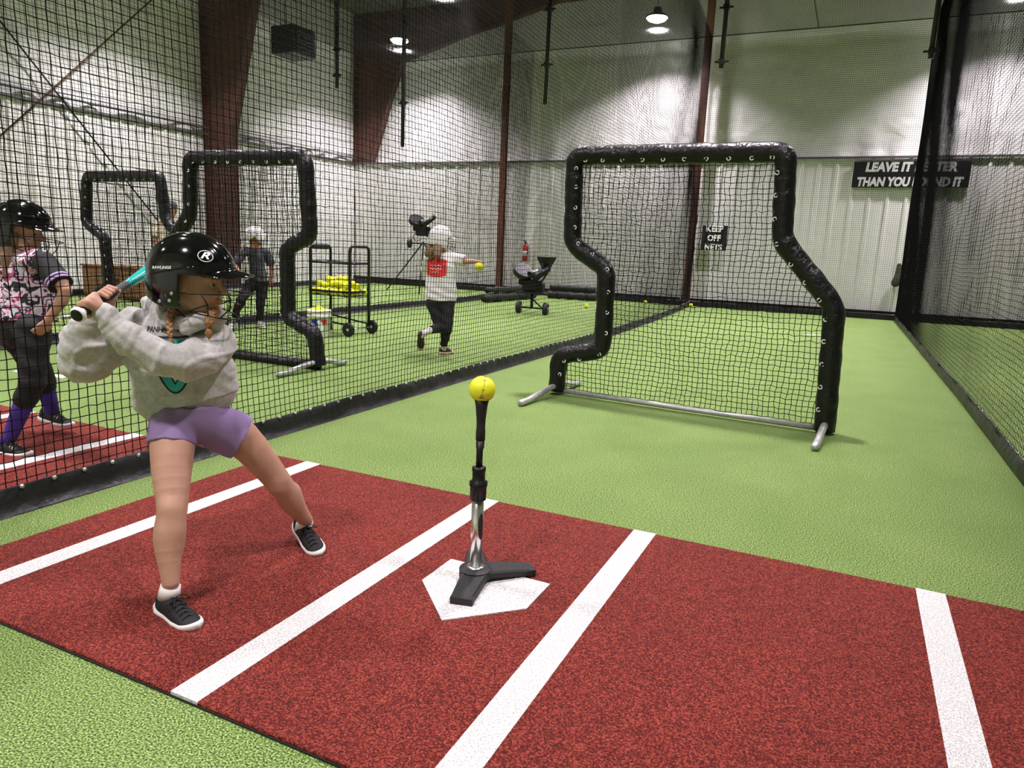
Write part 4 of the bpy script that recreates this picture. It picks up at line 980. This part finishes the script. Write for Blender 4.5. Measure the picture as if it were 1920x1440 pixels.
# ---------------------------------------------------------------- the young batter
hd = (.903, .43, -.04); HR = frame(hd); HC = np.array((-2.0426, 1.7667, 1.1003)); base = np.array((-1.90, 1.80, 0.0))
bt = thing('person', 'child in grey hooded sweatshirt, lilac shorts and black helmet holding a bat beside the tee', 'person', tuple(base))
TN = unit((.54, -.84, 0)); SH = unit((.84, .54, 0))
A3 = lambda *p: np.array(p, float)
thR = [A3(-2.1233, 1.7218, .5829), A3(-2.0523, 1.6497, .4563), A3(-1.9932, 1.5967, .3395), A3(-1.9764, 1.5632, .2497), A3(-1.9363, 1.5313, .1153)]
thL = [A3(-2.0665, 1.8348, .5675), A3(-1.9907, 1.9049, .5189), A3(-1.9295, 2.0279, .3266), A3(-1.9251, 2.0887, .2321), A3(-1.9208, 2.1689, .1226)]
knob = A3(-2.1425, 1.4186, 1.0012); grip = A3(-2.2263, 1.6427, 1.0781); AX = unit(grip - knob); Lg = np.linalg.norm(grip - knob)
toCam = unit(A3(0, 0, 1.2569) - knob); CC = unit(toCam - AX * (toCam @ AX)); PP = np.cross(AX, CC); PP = PP if PP[2] > 0 else -PP
def fist(ss, angs, pr_r=.0092, R0=.0235):
    out = []
    for k, s_ in enumerate(ss):
        H = knob + AX * Lg * s_; pts = []
        for j, a in enumerate(angs):
            a = a + (k - 1.5) * 5; r_ = R0 * (1.10 if j == 0 else 1.0); pts.append(H + (CC * math.cos(math.radians(a)) + PP * math.sin(math.radians(a))) * r_ + AX * .002 * j)
        rr = [pr_r * 1.05, pr_r, pr_r * .95, pr_r * .85]
        for j in range(len(pts) - 1): out.append((pts[j], pts[j + 1], rr[j], rr[j + 1]))
    return out
wrL = A3(-2.1476, 1.4959, 1.0061); wrR = A3(-2.2831, 1.5749, .9876)
LF = fist((.13, .205, .28, .355), (50, 110, 180, 250)); RF = fist((.45, .525, .60, .675), (205, 130, 65, 5), .0088)
LK = [f[0] for f in LF[0::3]]; RK = [f[0] for f in RF[0::3]]
thumb = [A3(-2.2163, 1.5763, 1.0067), A3(-2.2061, 1.583, 1.0379), A3(-2.2022, 1.6007, 1.0623)]
def hands(P):
    d = None
    for K, wr, F_, r_ in ((LK, wrL, LF, .0125), (RK, wrR, RF, .0125)):
        dp = None
        cc_ = (K[0] + K[3]) / 2
        for k in K:
            q = rc(P, wr, k, .017, r_); dp = q if dp is None else smin(dp, q, .006)
        dp = smin(dp, rc(P, wr * .55 + cc_ * .45, cc_ * .85 + wr * .15, .020, .016), .008)
        fs = None
        for (a, b, r1, r2) in F_:
            q = rc(P, a, b, r1, r2); fs = q if fs is None else smin(fs, q, .0016)
        q = smin(dp, fs, .004); d = q if d is None else smin(d, q, .0015)
    d = smin(d, smin(rc(P, wrR * .6 + thumb[0] * .4, thumb[0], .013, .011), smin(rc(P, thumb[0], thumb[1], .0105, .0092), rc(P, thumb[1], thumb[2], .0092, .0078), .003), .004), .004)
    H = knob + AX * Lg * .34                            # left thumb lies along the far side
    t0 = H - PP * .022 - CC * .004; t1 = H - PP * .010 - CC * .024 + AX * .012; d = smin(d, smin(rc(P, wrL * .4 + t0 * .6, t0, .013, .0105), rc(P, t0, t1, .0105, .008), .004), .004)
    return d
neckA = A3(-2.0866, 1.7739, 1.0183); neckB = A3(-2.1159, 1.7797, .9502)
elR = A3(-2.3763, 1.5847, .8132); elL = A3(-2.0120, 1.6300, .8410); shR = A3(-2.2899, 1.7155, .9235); shL = A3(-2.038, 1.8471, .8845)
def b_skin(P):
    Q = (P - HC) @ HR; d = head_sd(Q)
    d = smin(d, rc(P, HC - HR[:, 0] * .035 - HR[:, 2] * .06, neckB, .040, .045), .02)
    d = smin(d, rc(P, neckB, A3(-2.14, 1.785, .80), .045, .07, (TN, 1.5)), .03); d = smin(d, rc(P, A3(-2.14, 1.785, .80), A3(-2.105, 1.785, .60), .07, .075, (TN, 1.5)), .03)
    for a, b, c_ in ((shR, elR, wrR), (shL, elL, wrL)): d = smin(d, rc(P, a, b, .036, .030), .02); d = smin(d, rc(P, b, c_, .030, .018), .015)
    rR = (.078, .0650, .0480, .0470, .0280); rL = (.080, .0680, .0480, .0450, .0285)
    for pts, rr in ((thR, rR), (thL, rL)):
        d = smin(d, chain(P, pts, rr), .02)
    # kneecaps and calf swell
    for kn, an, pts in ((thR[2], thR[4], thR), (thL[2], thL[4], thL)):
        fw = unit(A3(.55, -.83, 0)); d = smin(d, rc(P, kn + fw * .020 + A3(0, 0, .010), kn + fw * .020 - A3(0, 0, .014), .023, .021), .035)
        mid = kn * .55 + an * .45; d = smin(d, rc(P, mid - fw * .010 + A3(0, 0, .03), mid - fw * .008 - A3(0, 0, .01), .029, .026), .04)
    return near_eval(P, [knob, grip, wrL, wrR], .06, hands, d)
lo, hi = bounds([HC, elR, thR[4], thL[4], wrL, knob], .17); lo[2] = .05
bg_ = surfnet(b_skin, lo, hi, .0040)
V, Qd = bg_; cen = V[Qd].mean(1); q = (cen - HC) @ HR; mi = np.zeros(len(Qd), int)
mi[(q[:, 0] > .070) & (np.abs(q[:, 1]) < .021) & (q[:, 2] < -.0535) & (q[:, 2] > -.0755) & (q[:, 0] > .082)] = 1
mi[(q[:, 0] > .055) & (np.abs(np.abs(q[:, 1]) - .029) < .018) & (np.abs(q[:, 2] - .0150 - .05 * (np.abs(q[:, 1]) - .03)) < .0032)] = 2
body = obj('body', (V, Qd, mi), [SKIN, LIPS, BROWH], bt)
eyes(bt, HC, HR, 1.0, base)
helmet(bt, HC, HR, 1.0, SHELL, base, True, True)
# sweatshirt
def wr_(P, a, b, amp, fr, ph=0):
    ax = unit(b - a); u_ = (P - a) @ ax; L_ = np.linalg.norm(b - a); pl_ = unit(np.cross(ax, (0.3, .5, .8))); m = np.exp(-((u_ - L_) / .07) ** 2)
    return amp * m * np.sin(u_ * fr + ((P - a) @ pl_) * fr * .55 + ph)
collar = [A3(-2.287, 1.800, .9988), A3(-2.1872, 1.7516, .9747), A3(-2.0801, 1.7100, .9620), A3(-2.021, 1.7140, .9580), A3(-1.9824, 1.7470, .9720), A3(-2.005, 1.8138, .9737), A3(-2.0913, 1.8879, .9831), A3(-2.2327, 1.8933, 1.0019), A3(-2.3063, 1.8616, 1.0141)]
foR = A3(-2.3299, 1.5719, .917); foL = A3(-2.1020, 1.540, .9210); upL = A3(-1.9899, 1.7259, .8421)
cA0, cA1, cB0, cB1 = A3(-2.1974, 1.7414, .8417), A3(-2.1726, 1.7296, .6761), A3(-2.0986, 1.8213, .8426), A3(-2.0732, 1.8403, .7155)
def hood_torso(P):
    F_ = (TN, 1.30)
    d = rc(P, cA0, cA1, .108, .104, F_); d = smin(d, rc(P, cB0, cB1, .100, .106, F_), .05)
    d = smin(d, rc(P, A3(-2.2616, 1.7273, .9100), A3(-2.066, 1.8495, .895), .066, .062, (TN, 1.05)), .05)
    d = smin(d, rc(P, neckB, A3(-2.14, 1.775, .88), .055, .08), .05); d = smin(d, rc(P, A3(-2.145, 1.780, .86), A3(-2.123, 1.783, .688), .100, .108, (TN, 1.15)), .04)
    return d
def tnoise(P):
    ux = (P - cA0) @ SH; uz = P[:, 2]
    return .0030 * np.sin(ux * 16 + uz * 30 + 1.6 * np.sin(uz * 9 + ux * 5)) + .0020 * np.sin(ux * 44 - uz * 20 + 2 * np.sin(ux * 9 + uz * 11)) * (uz > .70)
def torso_n(P): return hood_torso(P) + tnoise(P)
def hoodie(P):
    d = hood_torso(P)
    r1 = chain(P, [shR, elR, foR, A3(-2.2831, 1.5749, .9780)], [.070, .080, .066, .037], 5)
    l1 = chain(P, [shL, upL, elL, foL, wrL * .88 + foL * .12], [.066, .066, .060, .049, .032], 5)
    d = smin(d, r1, .022); d = smin(d, l1, .020)
    hoodr = None
    for i in range(len(collar)):
        a, b = collar[i], collar[(i + 1) % len(collar)]; r_ = .027 if 1 <= i <= 4 else .040
        q_ = rc(P, a, b, r_, r_); hoodr = q_ if hoodr is None else smin(hoodr, q_, .012)
    d = smin(d, hoodr, .010)
    # openings: neck, cuffs
    d = smax(d, -(rc(P, neckA, neckA + A3(.0, 0, .12), .058, .075)), .010)
    n_ = wr_(P, shR, elR, .0032, 60) + wr_(P, foR, elR, .0026, 70, 1) + wr_(P, upL, elL, .0030, 62, 2) + wr_(P, elL, upL, .0030, 55, 1) + wr_(P, elR, foR, .0026, 75, .5) + wr_(P, elL, foL, .0022, 80, .3)
    ux = (P - cA0) @ SH; uz = P[:, 2]
    n_ += tnoise(P)
    w1 = np.sin(ux * 30 - uz * 52 + 2.4 * np.sin(uz * 13 + ux * 17)); n_ += -.0035 * np.maximum(0, w1 - .72) / .28 + .0012 * np.sin((P @ A3(.3, .4, .86)) * 150 + 3 * np.sin(ux * 22))
    hemz = .622 + .26 * (ux - .05); band = (uz < hemz + .028) & (uz > hemz - .05)
    n_ = np.where(uz < hemz + .03, n_ * .4 + .006, n_)
    return d + n_
lo, hi = bounds([elR, elL, cA1, cB1, A3(-2.1, 1.8, 1.06), foL, shL], .14)
hg = surfnet(hoodie, lo, hi, .0042, relax=1); hood_o = obj('sweatshirt', hg, HOOD, bt)
# printed marks, laid on the chest
def decal(name, V, F, m, off=.0016):
    P2 = onto(V, -TN, torso_n, off, 20); P1 = onto(P2 + TN * .004, -TN, hoodie, off, 14); far = np.linalg.norm(P1 - P2, axis=1) > .024
    P = np.where(far[:, None], P2, P1); return obj(name, (P, F), m, hood_o)
def text_on(s, a, b, size, name, lift=0.):
    a, b = np.array(a), np.array(b); V, F = text_geo(s, size, .0, .0006); V = V.copy(); V[:, 0] *= np.linalg.norm(b - a) / (V[:, 0].max() - V[:, 0].min()); c = (a + b) / 2
    decal(name, grid_poly(V, F, c + TN * .05, unit(b - a), (0, 0, 1))[0], F, PRINTB)
text_on('PANHAN', (-2.156, 1.6444, .9297), (-2.076, 1.6825, .9335), .026, 'chest_lettering')
text_on('PAMIX', (-2.0628, 1.6884, .9323), (-2.000, 1.7198, .9424), .026, 'chest_lettering')
def strip(name, pts, h0, h1, m, off):
    P = resample(np.array(pts, float), .008); n_ = len(P); V = []; 
    for p in P:
        for k in range(4): V.append(p + TN * .05 + A3(0, 0, h0 + (h1 - h0) * k / 3))
    F = [(i * 4 + k, (i + 1) * 4 + k, (i + 1) * 4 + k + 1, i * 4 + k + 1) for i in range(n_ - 1) for k in range(3)]; decal(name, V, F, m, off)
barp = [(-2.1453, 1.645, .9088), (-2.0992, 1.6662, .9074), (-2.05, 1.6892, .908), (-1.9956, 1.717, .9195)]
strip('black_bar', barp, -.004, .003, PRINTB, .0016); strip('teal_bar', [(-2.125, 1.655, .905), (-2.05, 1.6892, .905), (-2.0, 1.717, .915)], -.024, -.004, TEAL, .0016); strip('black_bar', [(-2.11, 1.66, .885), (-2.05, 1.69, .882), (-2.01, 1.712, .889)], -.006, -.0005, PRINTB, .0016)
def vee(name, w_, m, off, dz=0.):
    a, b, c_ = A3(-2.104, 1.6381, .815), A3(-2.0500, 1.6560, .717 + dz), A3(-2.004, 1.690, .815); P = resample(fillet([a, b, c_], .03, 6), .006); V = []; F = []
    for i, p in enumerate(P):
        tn = unit(P[min(i + 1, len(P) - 1)] - P[max(i - 1, 0)]); sd = unit(np.cross(TN, tn))
        for k in range(4): V.append(p + TN * .05 + sd * w_ * (k / 1.5 - 1))
    for i in range(len(P) - 1):
        for k in range(3): F.append((i * 4 + k, (i + 1) * 4 + k, (i + 1) * 4 + k + 1, i * 4 + k + 1))
    decal(name, V, F, m, off)
vee('black_emblem_outline', .0175, PRINTB, .0014, -.002); vee('teal_emblem', .0115, TEAL, .0026)
pk = onto(np.array([(-1.9772, 1.7179, .7221), (-1.9631, 1.7201, .7011), (-1.9396, 1.7279, .686), (-1.9086, 1.7403, .6766)]) + TN * .05, -TN, hoodie, .0005, 20); obj('pocket_seam', tube(fillet(pk, .02), .0022, 6), HOOD, hood_o)
def cuff(c, d_, r_, L_): d_ = unit(d_); return tube([c - d_ * L_ / 2, c - d_ * L_ * .2, c + d_ * L_ * .3, c + d_ * L_ / 2], [r_ * 1.08, r_ * 1.02, r_, r_ * .90], 20)
obj('cuff', cuff(wrL * .80 + foL * .20, wrL - foL, .0315, .045), HOOD, hood_o); obj('cuff', cuff(A3(-2.2831, 1.5749, .976), A3(-2.2831, 1.5749, .9876) - foR, .034, .045), HOOD, hood_o)
# shorts
sR0, sR1, sL0, sL1 = A3(-2.1193, 1.7256, .5924), A3(-2.0955, 1.6891, .5262), A3(-2.0785, 1.8224, .5884), A3(-1.9853, 1.9074, .5191)
def shorts(P):
    d = rc(P, A3(-2.10, 1.775, .66), A3(-2.10, 1.775, .615), .10, .105, (TN, 1.2))
    for a, b, r1, r2 in ((sR0, sR1, .082, .079), (sL0, sL1, .088, .084)):
        ax = unit(b - a); e = b + ax * .08; q_ = rc(P, a, e, r1, r2); q_ = np.maximum(q_, (P - b) @ ax); d = smin(d, q_, .012)
    d = np.maximum(d, P[:, 2] - .66)
    return d + .0016 * np.sin(P[:, 2] * 40 + (P @ SH) * 60 + 2 * np.sin((P @ SH) * 30)) + .0010 * np.sin((P @ SH) * 110)
so = obj('shorts', surfnet(shorts, *bounds([sR0, sR1, sL0, sL1, A3(-2.1, 1.775, .66)], .13), .0045, relax=1), LILAC, bt)
# braids
def braid(pts, r0_, r1_, tip):
    P = resample(fillet(pts, .02), .009); g = []; n_ = len(P)
    for i in range(n_ - 1):
        r_ = r0_ + (r1_ - r0_) * i / n_; tn = unit(P[i + 1] - P[i]); sd = unit(np.cross(tn, TN)) * (1 if i % 2 else -1)
        c_ = P[i] + sd * r_ * .45; Rm = frame(tn + sd * -.55, TN); S_ = sphere((0, 0, 0), 1, 12, 8); g.append((S_[0] * [r_ * 1.35, r_ * .8, r_ * .85] @ Rm.T + c_, S_[1]))
    for k in range(9): 
        a = 2 * PI * k / 9; o_ = (SH * math.cos(a) + TN * math.sin(a)) * r1_ * .7; g.append(tube([P[-1] + o_ * .5, P[-1] + o_ + A3(0, 0, -tip * .5), P[-1] + o_ * .3 + A3(0, 0, -tip)], [.004, .005, .001], 6))
    return join(*g)
obj('hair_braid', braid([A3(-2.0785, 1.700, 1.0141), A3(-2.0599, 1.6755, .9715), A3(-2.0477, 1.6640, .9336), A3(-2.0423, 1.6620, .9121)], .0095, .0075, .03), HAIRG, bt)
obj('hair_braid', braid([A3(-1.9604, 1.7650, 1.005), A3(-1.9500, 1.7440, .975), A3(-1.9490, 1.7380, .955)], .012, .012, .045), HAIRG, bt)
obj('chin_strap', tube([HC + HR @ A3(-.05, -.085, -.07), HC + HR @ A3(-.0, -.075, -.115), HC + HR @ A3(.03, -.03, -.128), HC + HR @ A3(.035, .03, -.125), HC + HR @ A3(-.02, .08, -.08)], .003, 6), BLACKM, bt)
# socks, shoes
obj('sock', tube([thR[4] + A3(-.002, .001, -.012), thR[4] - A3(.006, 0, .03), thR[4] - A3(.015, -.002, .055)], [.0320, .0335, .036], 18), SOCKW, bt)
obj('sock', tube([thL[4] + A3(-.000, .000, -.004), thL[4] - A3(.01, -.004, .02), thL[4] - A3(.025, -.012, .045)], [.0315, .0330, .036], 18), SOCKW, bt)
shoe(bt, (-1.990, 1.530, .0), (-1.776, 1.488, .0), (0, 0, 1))
shoe(bt, (-1.995, 2.205, .062), (-1.812, 2.122, .0), (.10, -.25, 1))
# bat
bat = thing('bat', 'teal bat with black grip held behind the black helmet by the child in grey', 'bat', tuple(knob)); PR = [(0, -.012), (.020, -.012), (.0245, -.006), (.0245, .002), (.018, .010), (.0125, .018), (.0115, .05), (.0120, .16), (.0130, .27)]
obj('knob', lathe([(0, -.002), (.020, -.002), (.0245, .004), (.0245, .010), (.017, .018), (.0122, .024), (.0122, .03), (0, .03)], 28, knob - AX * .010, AX), WHITE, bat)
obj('knob_cap', lathe([(0, -.004), (.014, -.004), (.0195, -.0015), (.0195, .002), (0, .002)], 28, knob - AX * .011, AX), BLACKM, bat)
obj('grip_tape', lathe([(0, .01), (.0118, .012), (.0118, .05), (.0124, .16), (.0138, .262), (0, .262)], 24, knob, AX), RUBBER, bat)
wrap = [knob + AX * (.175 + .085 * i / 60) + (CC * math.cos(i * .9) + PP * math.sin(i * .9)) * (.0128 + .0012 * i / 60) for i in range(61)]
obj('grip_wrap', tube(wrap, .0016, 5), mat('grip_edge_grey', (.20, .20, .20), .5), bat)
obj('barrel', lathe([(0, .255), (.0140, .258), (.0150, .28), (.0200, .36), (.0268, .45), (.0285, .52), (.0285, .735), (.026, .755), (.018, .763), (0, .763)], 32, knob, AX), mat('bat_teal', (.015, .42, .38), .22, coat=.5), bat)
obj('end_cap', lathe([(0, .755), (.0265, .757), (.0255, .772), (.012, .778), (0, .778)], 28, knob, AX), BLACKM, bat)

# ---------------------------------------------------------------- other people
PURP = mat('purple_sock', (.045, .018, .20), .85); BLKP = mat('black_trousers', (.0035, .0035, .004), .8, bump=.3, bscale=30, bdist=.01)
LAV = mat('lavender_trim', (.42, .30, .55), .8)
def camo(name, cols, sc_):
    m = bpy.data.materials.new(name); m.use_nodes = True; nt = m.node_tree; N = nt.nodes; L = nt.links; b = N['Principled BSDF']; b.inputs['Roughness'].default_value = .8
    tc = N.new('ShaderNodeTexCoord'); n = N.new('ShaderNodeTexNoise'); n.inputs['Scale'].default_value = sc_; n.inputs['Detail'].default_value = 1.5; n.inputs['Distortion'].default_value = 1.2; L.new(tc.outputs['Object'], n.inputs['Vector'])
    r = N.new('ShaderNodeValToRGB'); r.color_ramp.interpolation = 'CONSTANT'; e = r.color_ramp.elements; e[0].position = 0; e[0].color = (*cols[0], 1); e[1].position = .42; e[1].color = (*cols[1], 1)
    for k, c_ in enumerate(cols[2:]): q_ = e.new(.47 + .055 * k); q_.color = (*c_, 1)
    L.new(n.outputs['Fac'], r.inputs['Fac']); L.new(r.outputs['Color'], b.inputs['Base Color']); MATS[name] = m; return m
PATT = camo('printed_jersey', [(.015, .015, .02), (.62, .50, .62), (.75, .70, .74), (.60, .10, .26), (.02, .02, .025), (.50, .55, .60)], 13)
TANC = camo('tan_camouflage', [(.55, .47, .30), (.66, .60, .44), (.30, .25, .15), (.62, .55, .40)], 9)
JJ = {'passer': {'head': (-4.284, 2.548, 1.239), 'neck': (-4.284, 2.519, 1.102), 'chest': (-4.264, 2.503, 0.977), 'belly': (-4.24, 2.482, 0.829), 'hipc': (-4.216, 2.466, 0.696), 'shR': (-4.0, 2.477, 1.073), 'elR': (-3.832, 2.47, 0.93), 'wrR': (-3.892, 2.41, 0.777), 'haR': (-3.918, 2.389, 0.736), 'shL': (-4.537, 2.554, 1.023), 'elL': (-4.577, 2.496, 0.836), 'wrL': (-4.37, 2.457, 0.729), 'haL': (-4.274, 2.445, 0.723), 'hipR': (-4.096, 2.443, 0.693), 'knR': (-4.032, 2.382, 0.422), 'anR': (-4.185, 2.32, 0.092), 'toR': (-4.02, 2.311, 0.052), 'hipL': (-4.322, 2.468, 0.671), 'knL': (-4.348, 2.623, 0.397), 'anL': (-4.375, 2.689, 0.13), 'toL': (-4.212, 2.682, 0.107)}, 'bender': {'head': (-7.575, 7.602, 1.248), 'neck': (-7.558, 7.581, 1.11), 'chest': (-7.564, 7.602, 0.964), 'belly': (-7.56, 7.623, 0.794), 'hipc': (-7.522, 7.61, 0.649), 'shR': (-7.627, 7.423, 1.032), 'elR': (-7.671, 7.317, 0.885), 'wrR': (-7.502, 7.263, 0.772), 'haR': (-7.446, 7.283, 0.739), 'shL': (-7.475, 7.715, 1.042), 'elL': (-7.428, 7.753, 0.86), 'wrL': (-7.415, 7.725, 0.697), 'haL': (-7.408, 7.716, 0.638), 'hipR': (-7.577, 7.524, 0.618), 'knR': (-7.572, 7.317, 0.405), 'anR': (-7.711, 7.308, 0.145), 'toR': (-7.71, 7.191, 0.109), 'hipL': (-7.479, 7.625, 0.621), 'knL': (-7.472, 7.569, 0.341), 'anL': (-7.512, 7.601, 0.085), 'toL': (-7.279, 7.482, 0.019)}, 'thrower': {'head': (-4.386, 7.29, 1.317), 'neck': (-4.377, 7.268, 1.195), 'chest': (-4.354, 7.263, 1.013), 'belly': (-4.353, 7.258, 0.828), 'hipc': (-4.346, 7.243, 0.63), 'shR': (-4.232, 7.319, 1.117), 'elR': (-4.08, 7.328, 1.087), 'wrR': (-3.967, 7.325, 1.092), 'haR': (-3.933, 7.341, 1.094), 'shL': (-4.521, 7.235, 1.091), 'elL': (-4.628, 7.377, 0.936), 'wrL': (-4.602, 7.515, 0.999), 'haL': (-4.591, 7.558, 1.019), 'hipR': (-4.263, 7.252, 0.598), 'knR': (-4.203, 7.165, 0.316), 'anR': (-4.249, 7.17, 0.085), 'toR': (-4.291, 7.28, -0.013), 'hipL': (-4.42, 7.211, 0.589), 'knL': (-4.297, 7.177, 0.313), 'anL': (-4.231, 6.814, 0.312), 'toL': (-4.264, 6.716, 0.186), 'ball': (-3.88, 7.298, 1.036)}, 'coach': {'head': (-10.59, 8.737, 1.656), 'neck': (-10.578, 8.707, 1.487), 'chest': (-10.576, 8.663, 1.273), 'belly': (-10.546, 8.623, 1.015), 'hipc': (-10.517, 8.587, 0.776), 'shR': (-10.755, 8.604, 1.389), 'elR': (-10.682, 8.47, 1.122), 'wrR': (-10.489, 8.406, 0.926), 'haR': (-10.46, 8.411, 0.883), 'shL': (-10.412, 8.767, 1.405), 'elL': (-10.229, 8.685, 1.143), 'wrL': (-10.2, 8.544, 0.94), 'haL': (-10.219, 8.526, 0.895), 'hipR': (-10.595, 8.544, 0.745), 'knR': (-10.553, 8.476, 0.328), 'anR': (-10.602, 8.483, 0.085), 'toR': (-10.352, 8.26, -0.077), 'hipL': (-10.432, 8.621, 0.753), 'knL': (-10.366, 8.565, 0.337), 'anL': (-10.397, 8.581, 0.085), 'toL': (-10.12, 8.371, -0.066)}}
t, J, R_, sf, r0 = figure('person in black helmet, patterned jersey and purple socks walking in the next lane, far left', JJ['passer'], (.85, .5, -.15), (.45, -.89, 0), 1.04,
    dict(trouser=BLKP, shirt=PATT, sleeve_mat=mat('black_jersey_sleeve', (.006, .006, .007), .8), stripe=LAV, sleeve=.80, arm=1.05, body=1.25, leglen=.40, cuffr=.056, sock=.80, sockr=(.053, .036), sock_m=PURP, shoe_m=SHOEB, stripes=SOLEW, hem=-.25, h=.007,
         shoeR=((-4.245, 2.27, .0), (-4.02, 2.325, .0), (0, 0, 1)), shoeL=((-4.46, 2.66, .085), (-4.24, 2.71, .055), (0, 0, 1)), pnR=(-1, 0, 0), pnL=(1, 0, 0)))
helmet(t, J['head'], R_, 1.04, SHELL, r0)
def f_hair(P): h_ = J['head']; return union([rc(P, h_ + R_ @ A3(-.02, -.075, -.03), h_ + R_ @ A3(-.02, -.10, -.16), .030, .030), rc(P, h_ + R_ @ A3(-.02, -.10, -.16), h_ + R_ @ A3(.0, -.13, -.26), .030, .018), rc(P, h_ + R_ @ A3(-.06, -.03, -.04), h_ + R_ @ A3(-.07, -.075, -.26), .060, .040)], .03) + .003 * np.sin(P[:, 0] * 160)
obj('long_hair', surfnet(f_hair, *bounds([J['head']], .34), .007), HAIRB, t)

t, J, R_, sf, r0 = figure('person in white helmet and grey shirt bending over behind the second screen', JJ['bender'], (-.45, -.55, -.62), (-.3, -.9, .2), .98,
    dict(trouser=BLKP, shirt=mat('charcoal_shirt', (.055, .06, .07), .85), sleeve=.9, arm=1.1, body=1.12, hem=.1, shoe_m=SOCKW, sole_m=SOLEW, lace_m=SOLEW, liftL=0, eyes=True, h=.011, skin=mat('skin_warm', (.42, .17, .09), .55)))
helmet(t, J['head'] + R_ @ A3(0, 0, .0), R_, .98, SHELLW, r0, False)

TAN = mat('tan_sole', (.55, .42, .34), .7)
t, J, R_, sf, r0 = figure('person in white helmet and white shirt with red back print, throwing with one leg lifted', JJ['thrower'], (.35, .92, -.05), (.12, -.98, .0), 1.03,
    dict(trouser=BLKP, shirt=mat('white_tshirt', (.78, .76, .75), .85), sleeve=.95, arm=1.15, body=1.36, hem=.06, leglen=.9, shoe_m=mat('dark_red_shoe', (.05, .02, .018), .7), sole_m=TAN, h=.008, pnR=(0, 0, -1), eyes=True,
         shoeR=((-4.275, 7.135, .0), (-4.225, 7.355, .0), (0, 0, 1)), shoeL=((-4.300, 6.78, .315), (-4.345, 6.83, .095), (.25, -.97, .0))))
hm = helmet(t, J['head'], R_, 1.03, SHELLW, r0)
def f_hair(P): h_ = J['head']; return union([rc(P, h_ + R_ @ A3(-.075, .03, -.03), h_ + R_ @ A3(-.120, .07, -.16), .055, .050), rc(P, h_ + R_ @ A3(-.075, -.03, -.03), h_ + R_ @ A3(-.120, -.11, -.18), .055, .042), rc(P, h_ + R_ @ A3(-.115, 0, -.15), h_ + R_ @ A3(-.13, .01, -.22), .055, .025)], .03) + .004 * np.sin(P[:, 0] * 130)
obj('long_hair', surfnet(f_hair, *bounds([J['head']], .34), .007), HAIRB, t)
# red print on the back of the shirt
TB = unit((.42, -.90, .05)); rgt = unit(np.cross((0, 0, 1), TB)); rgt = rgt if rgt[0] > 0 else -rgt
ctr = J['chest'] + TB * .2 + rgt * -.05 + A3(0, 0, -.015); n_ = 12; V = []; F = []
for i in range(n_):
    for j in range(n_):
        a, b = i / (n_ - 1) - .5, j / (n_ - 1) - .5; V.append(ctr + rgt * a * .24 + A3(0, 0, b * (.20 + .02 * math.cos(a * 6)) - .05 * (b < -.3) * 0))
for i in range(n_ - 1):
    for j in range(n_ - 1): F.append((i * n_ + j, (i + 1) * n_ + j, (i + 1) * n_ + j + 1, i * n_ + j + 1))
shirt_o = [c for c in t.children if c.name.startswith('shirt')][0]
obj('red_back_print', (onto(V, -TB, sf, .004, 22), F), mat('red_print', (.72, .03, .025), .7), shirt_o)
for k in range(3):
    pts = [ctr + rgt * (-.07 + .014 * i) + A3(0, 0, .02 - .035 * k + .010 * math.sin(i * 2.1 + k)) for i in range(10 if k < 2 else 8)]
    obj('white_script_print', tube(onto(pts, -TB, sf, .006, 22), .0042, 5), WHITE, shirt_o)
make_ball(tuple(J['ball']), 'yellow ball in the outstretched hand of the thrower in the white shirt', detail=False)

t, J, R_, sf, r0 = figure('person in dark cap and tan camouflage shirt standing behind the far screens', JJ['coach'], (.45, -.88, -.1), (.5, -.86, 0), 1.18,
    dict(trouser=mat('dark_khaki', (.06, .055, .045), .85), shirt=TANC, sleeve=.8, arm=1.15, body=1.25, hem=.1, h=.012, shoe_m=SHOEB, skin=mat('skin_deep', (.30, .14, .085), .55), pnR=(1, 0, 0), pnL=(-1, 0, 0)))
def f_cap(P):
    Q = (P - J['head']) @ R_ / 1.18; d = np.maximum(ell(Q, (-.016, 0, .035), (.108, .086, .098)), .028 - Q[:, 2]); z_ = Q[:, 2] + 3 * Q[:, 1] ** 2; return smin(d, ell(np.stack([Q[:, 0], Q[:, 1], z_], 1), (.105, 0, .040), (.075, .068, .007)), .006) * 1.18
obj('cap', surfnet(f_cap, *bounds([J['head']], .26), .008), mat('charcoal_cap', (.05, .055, .055), .8), t)
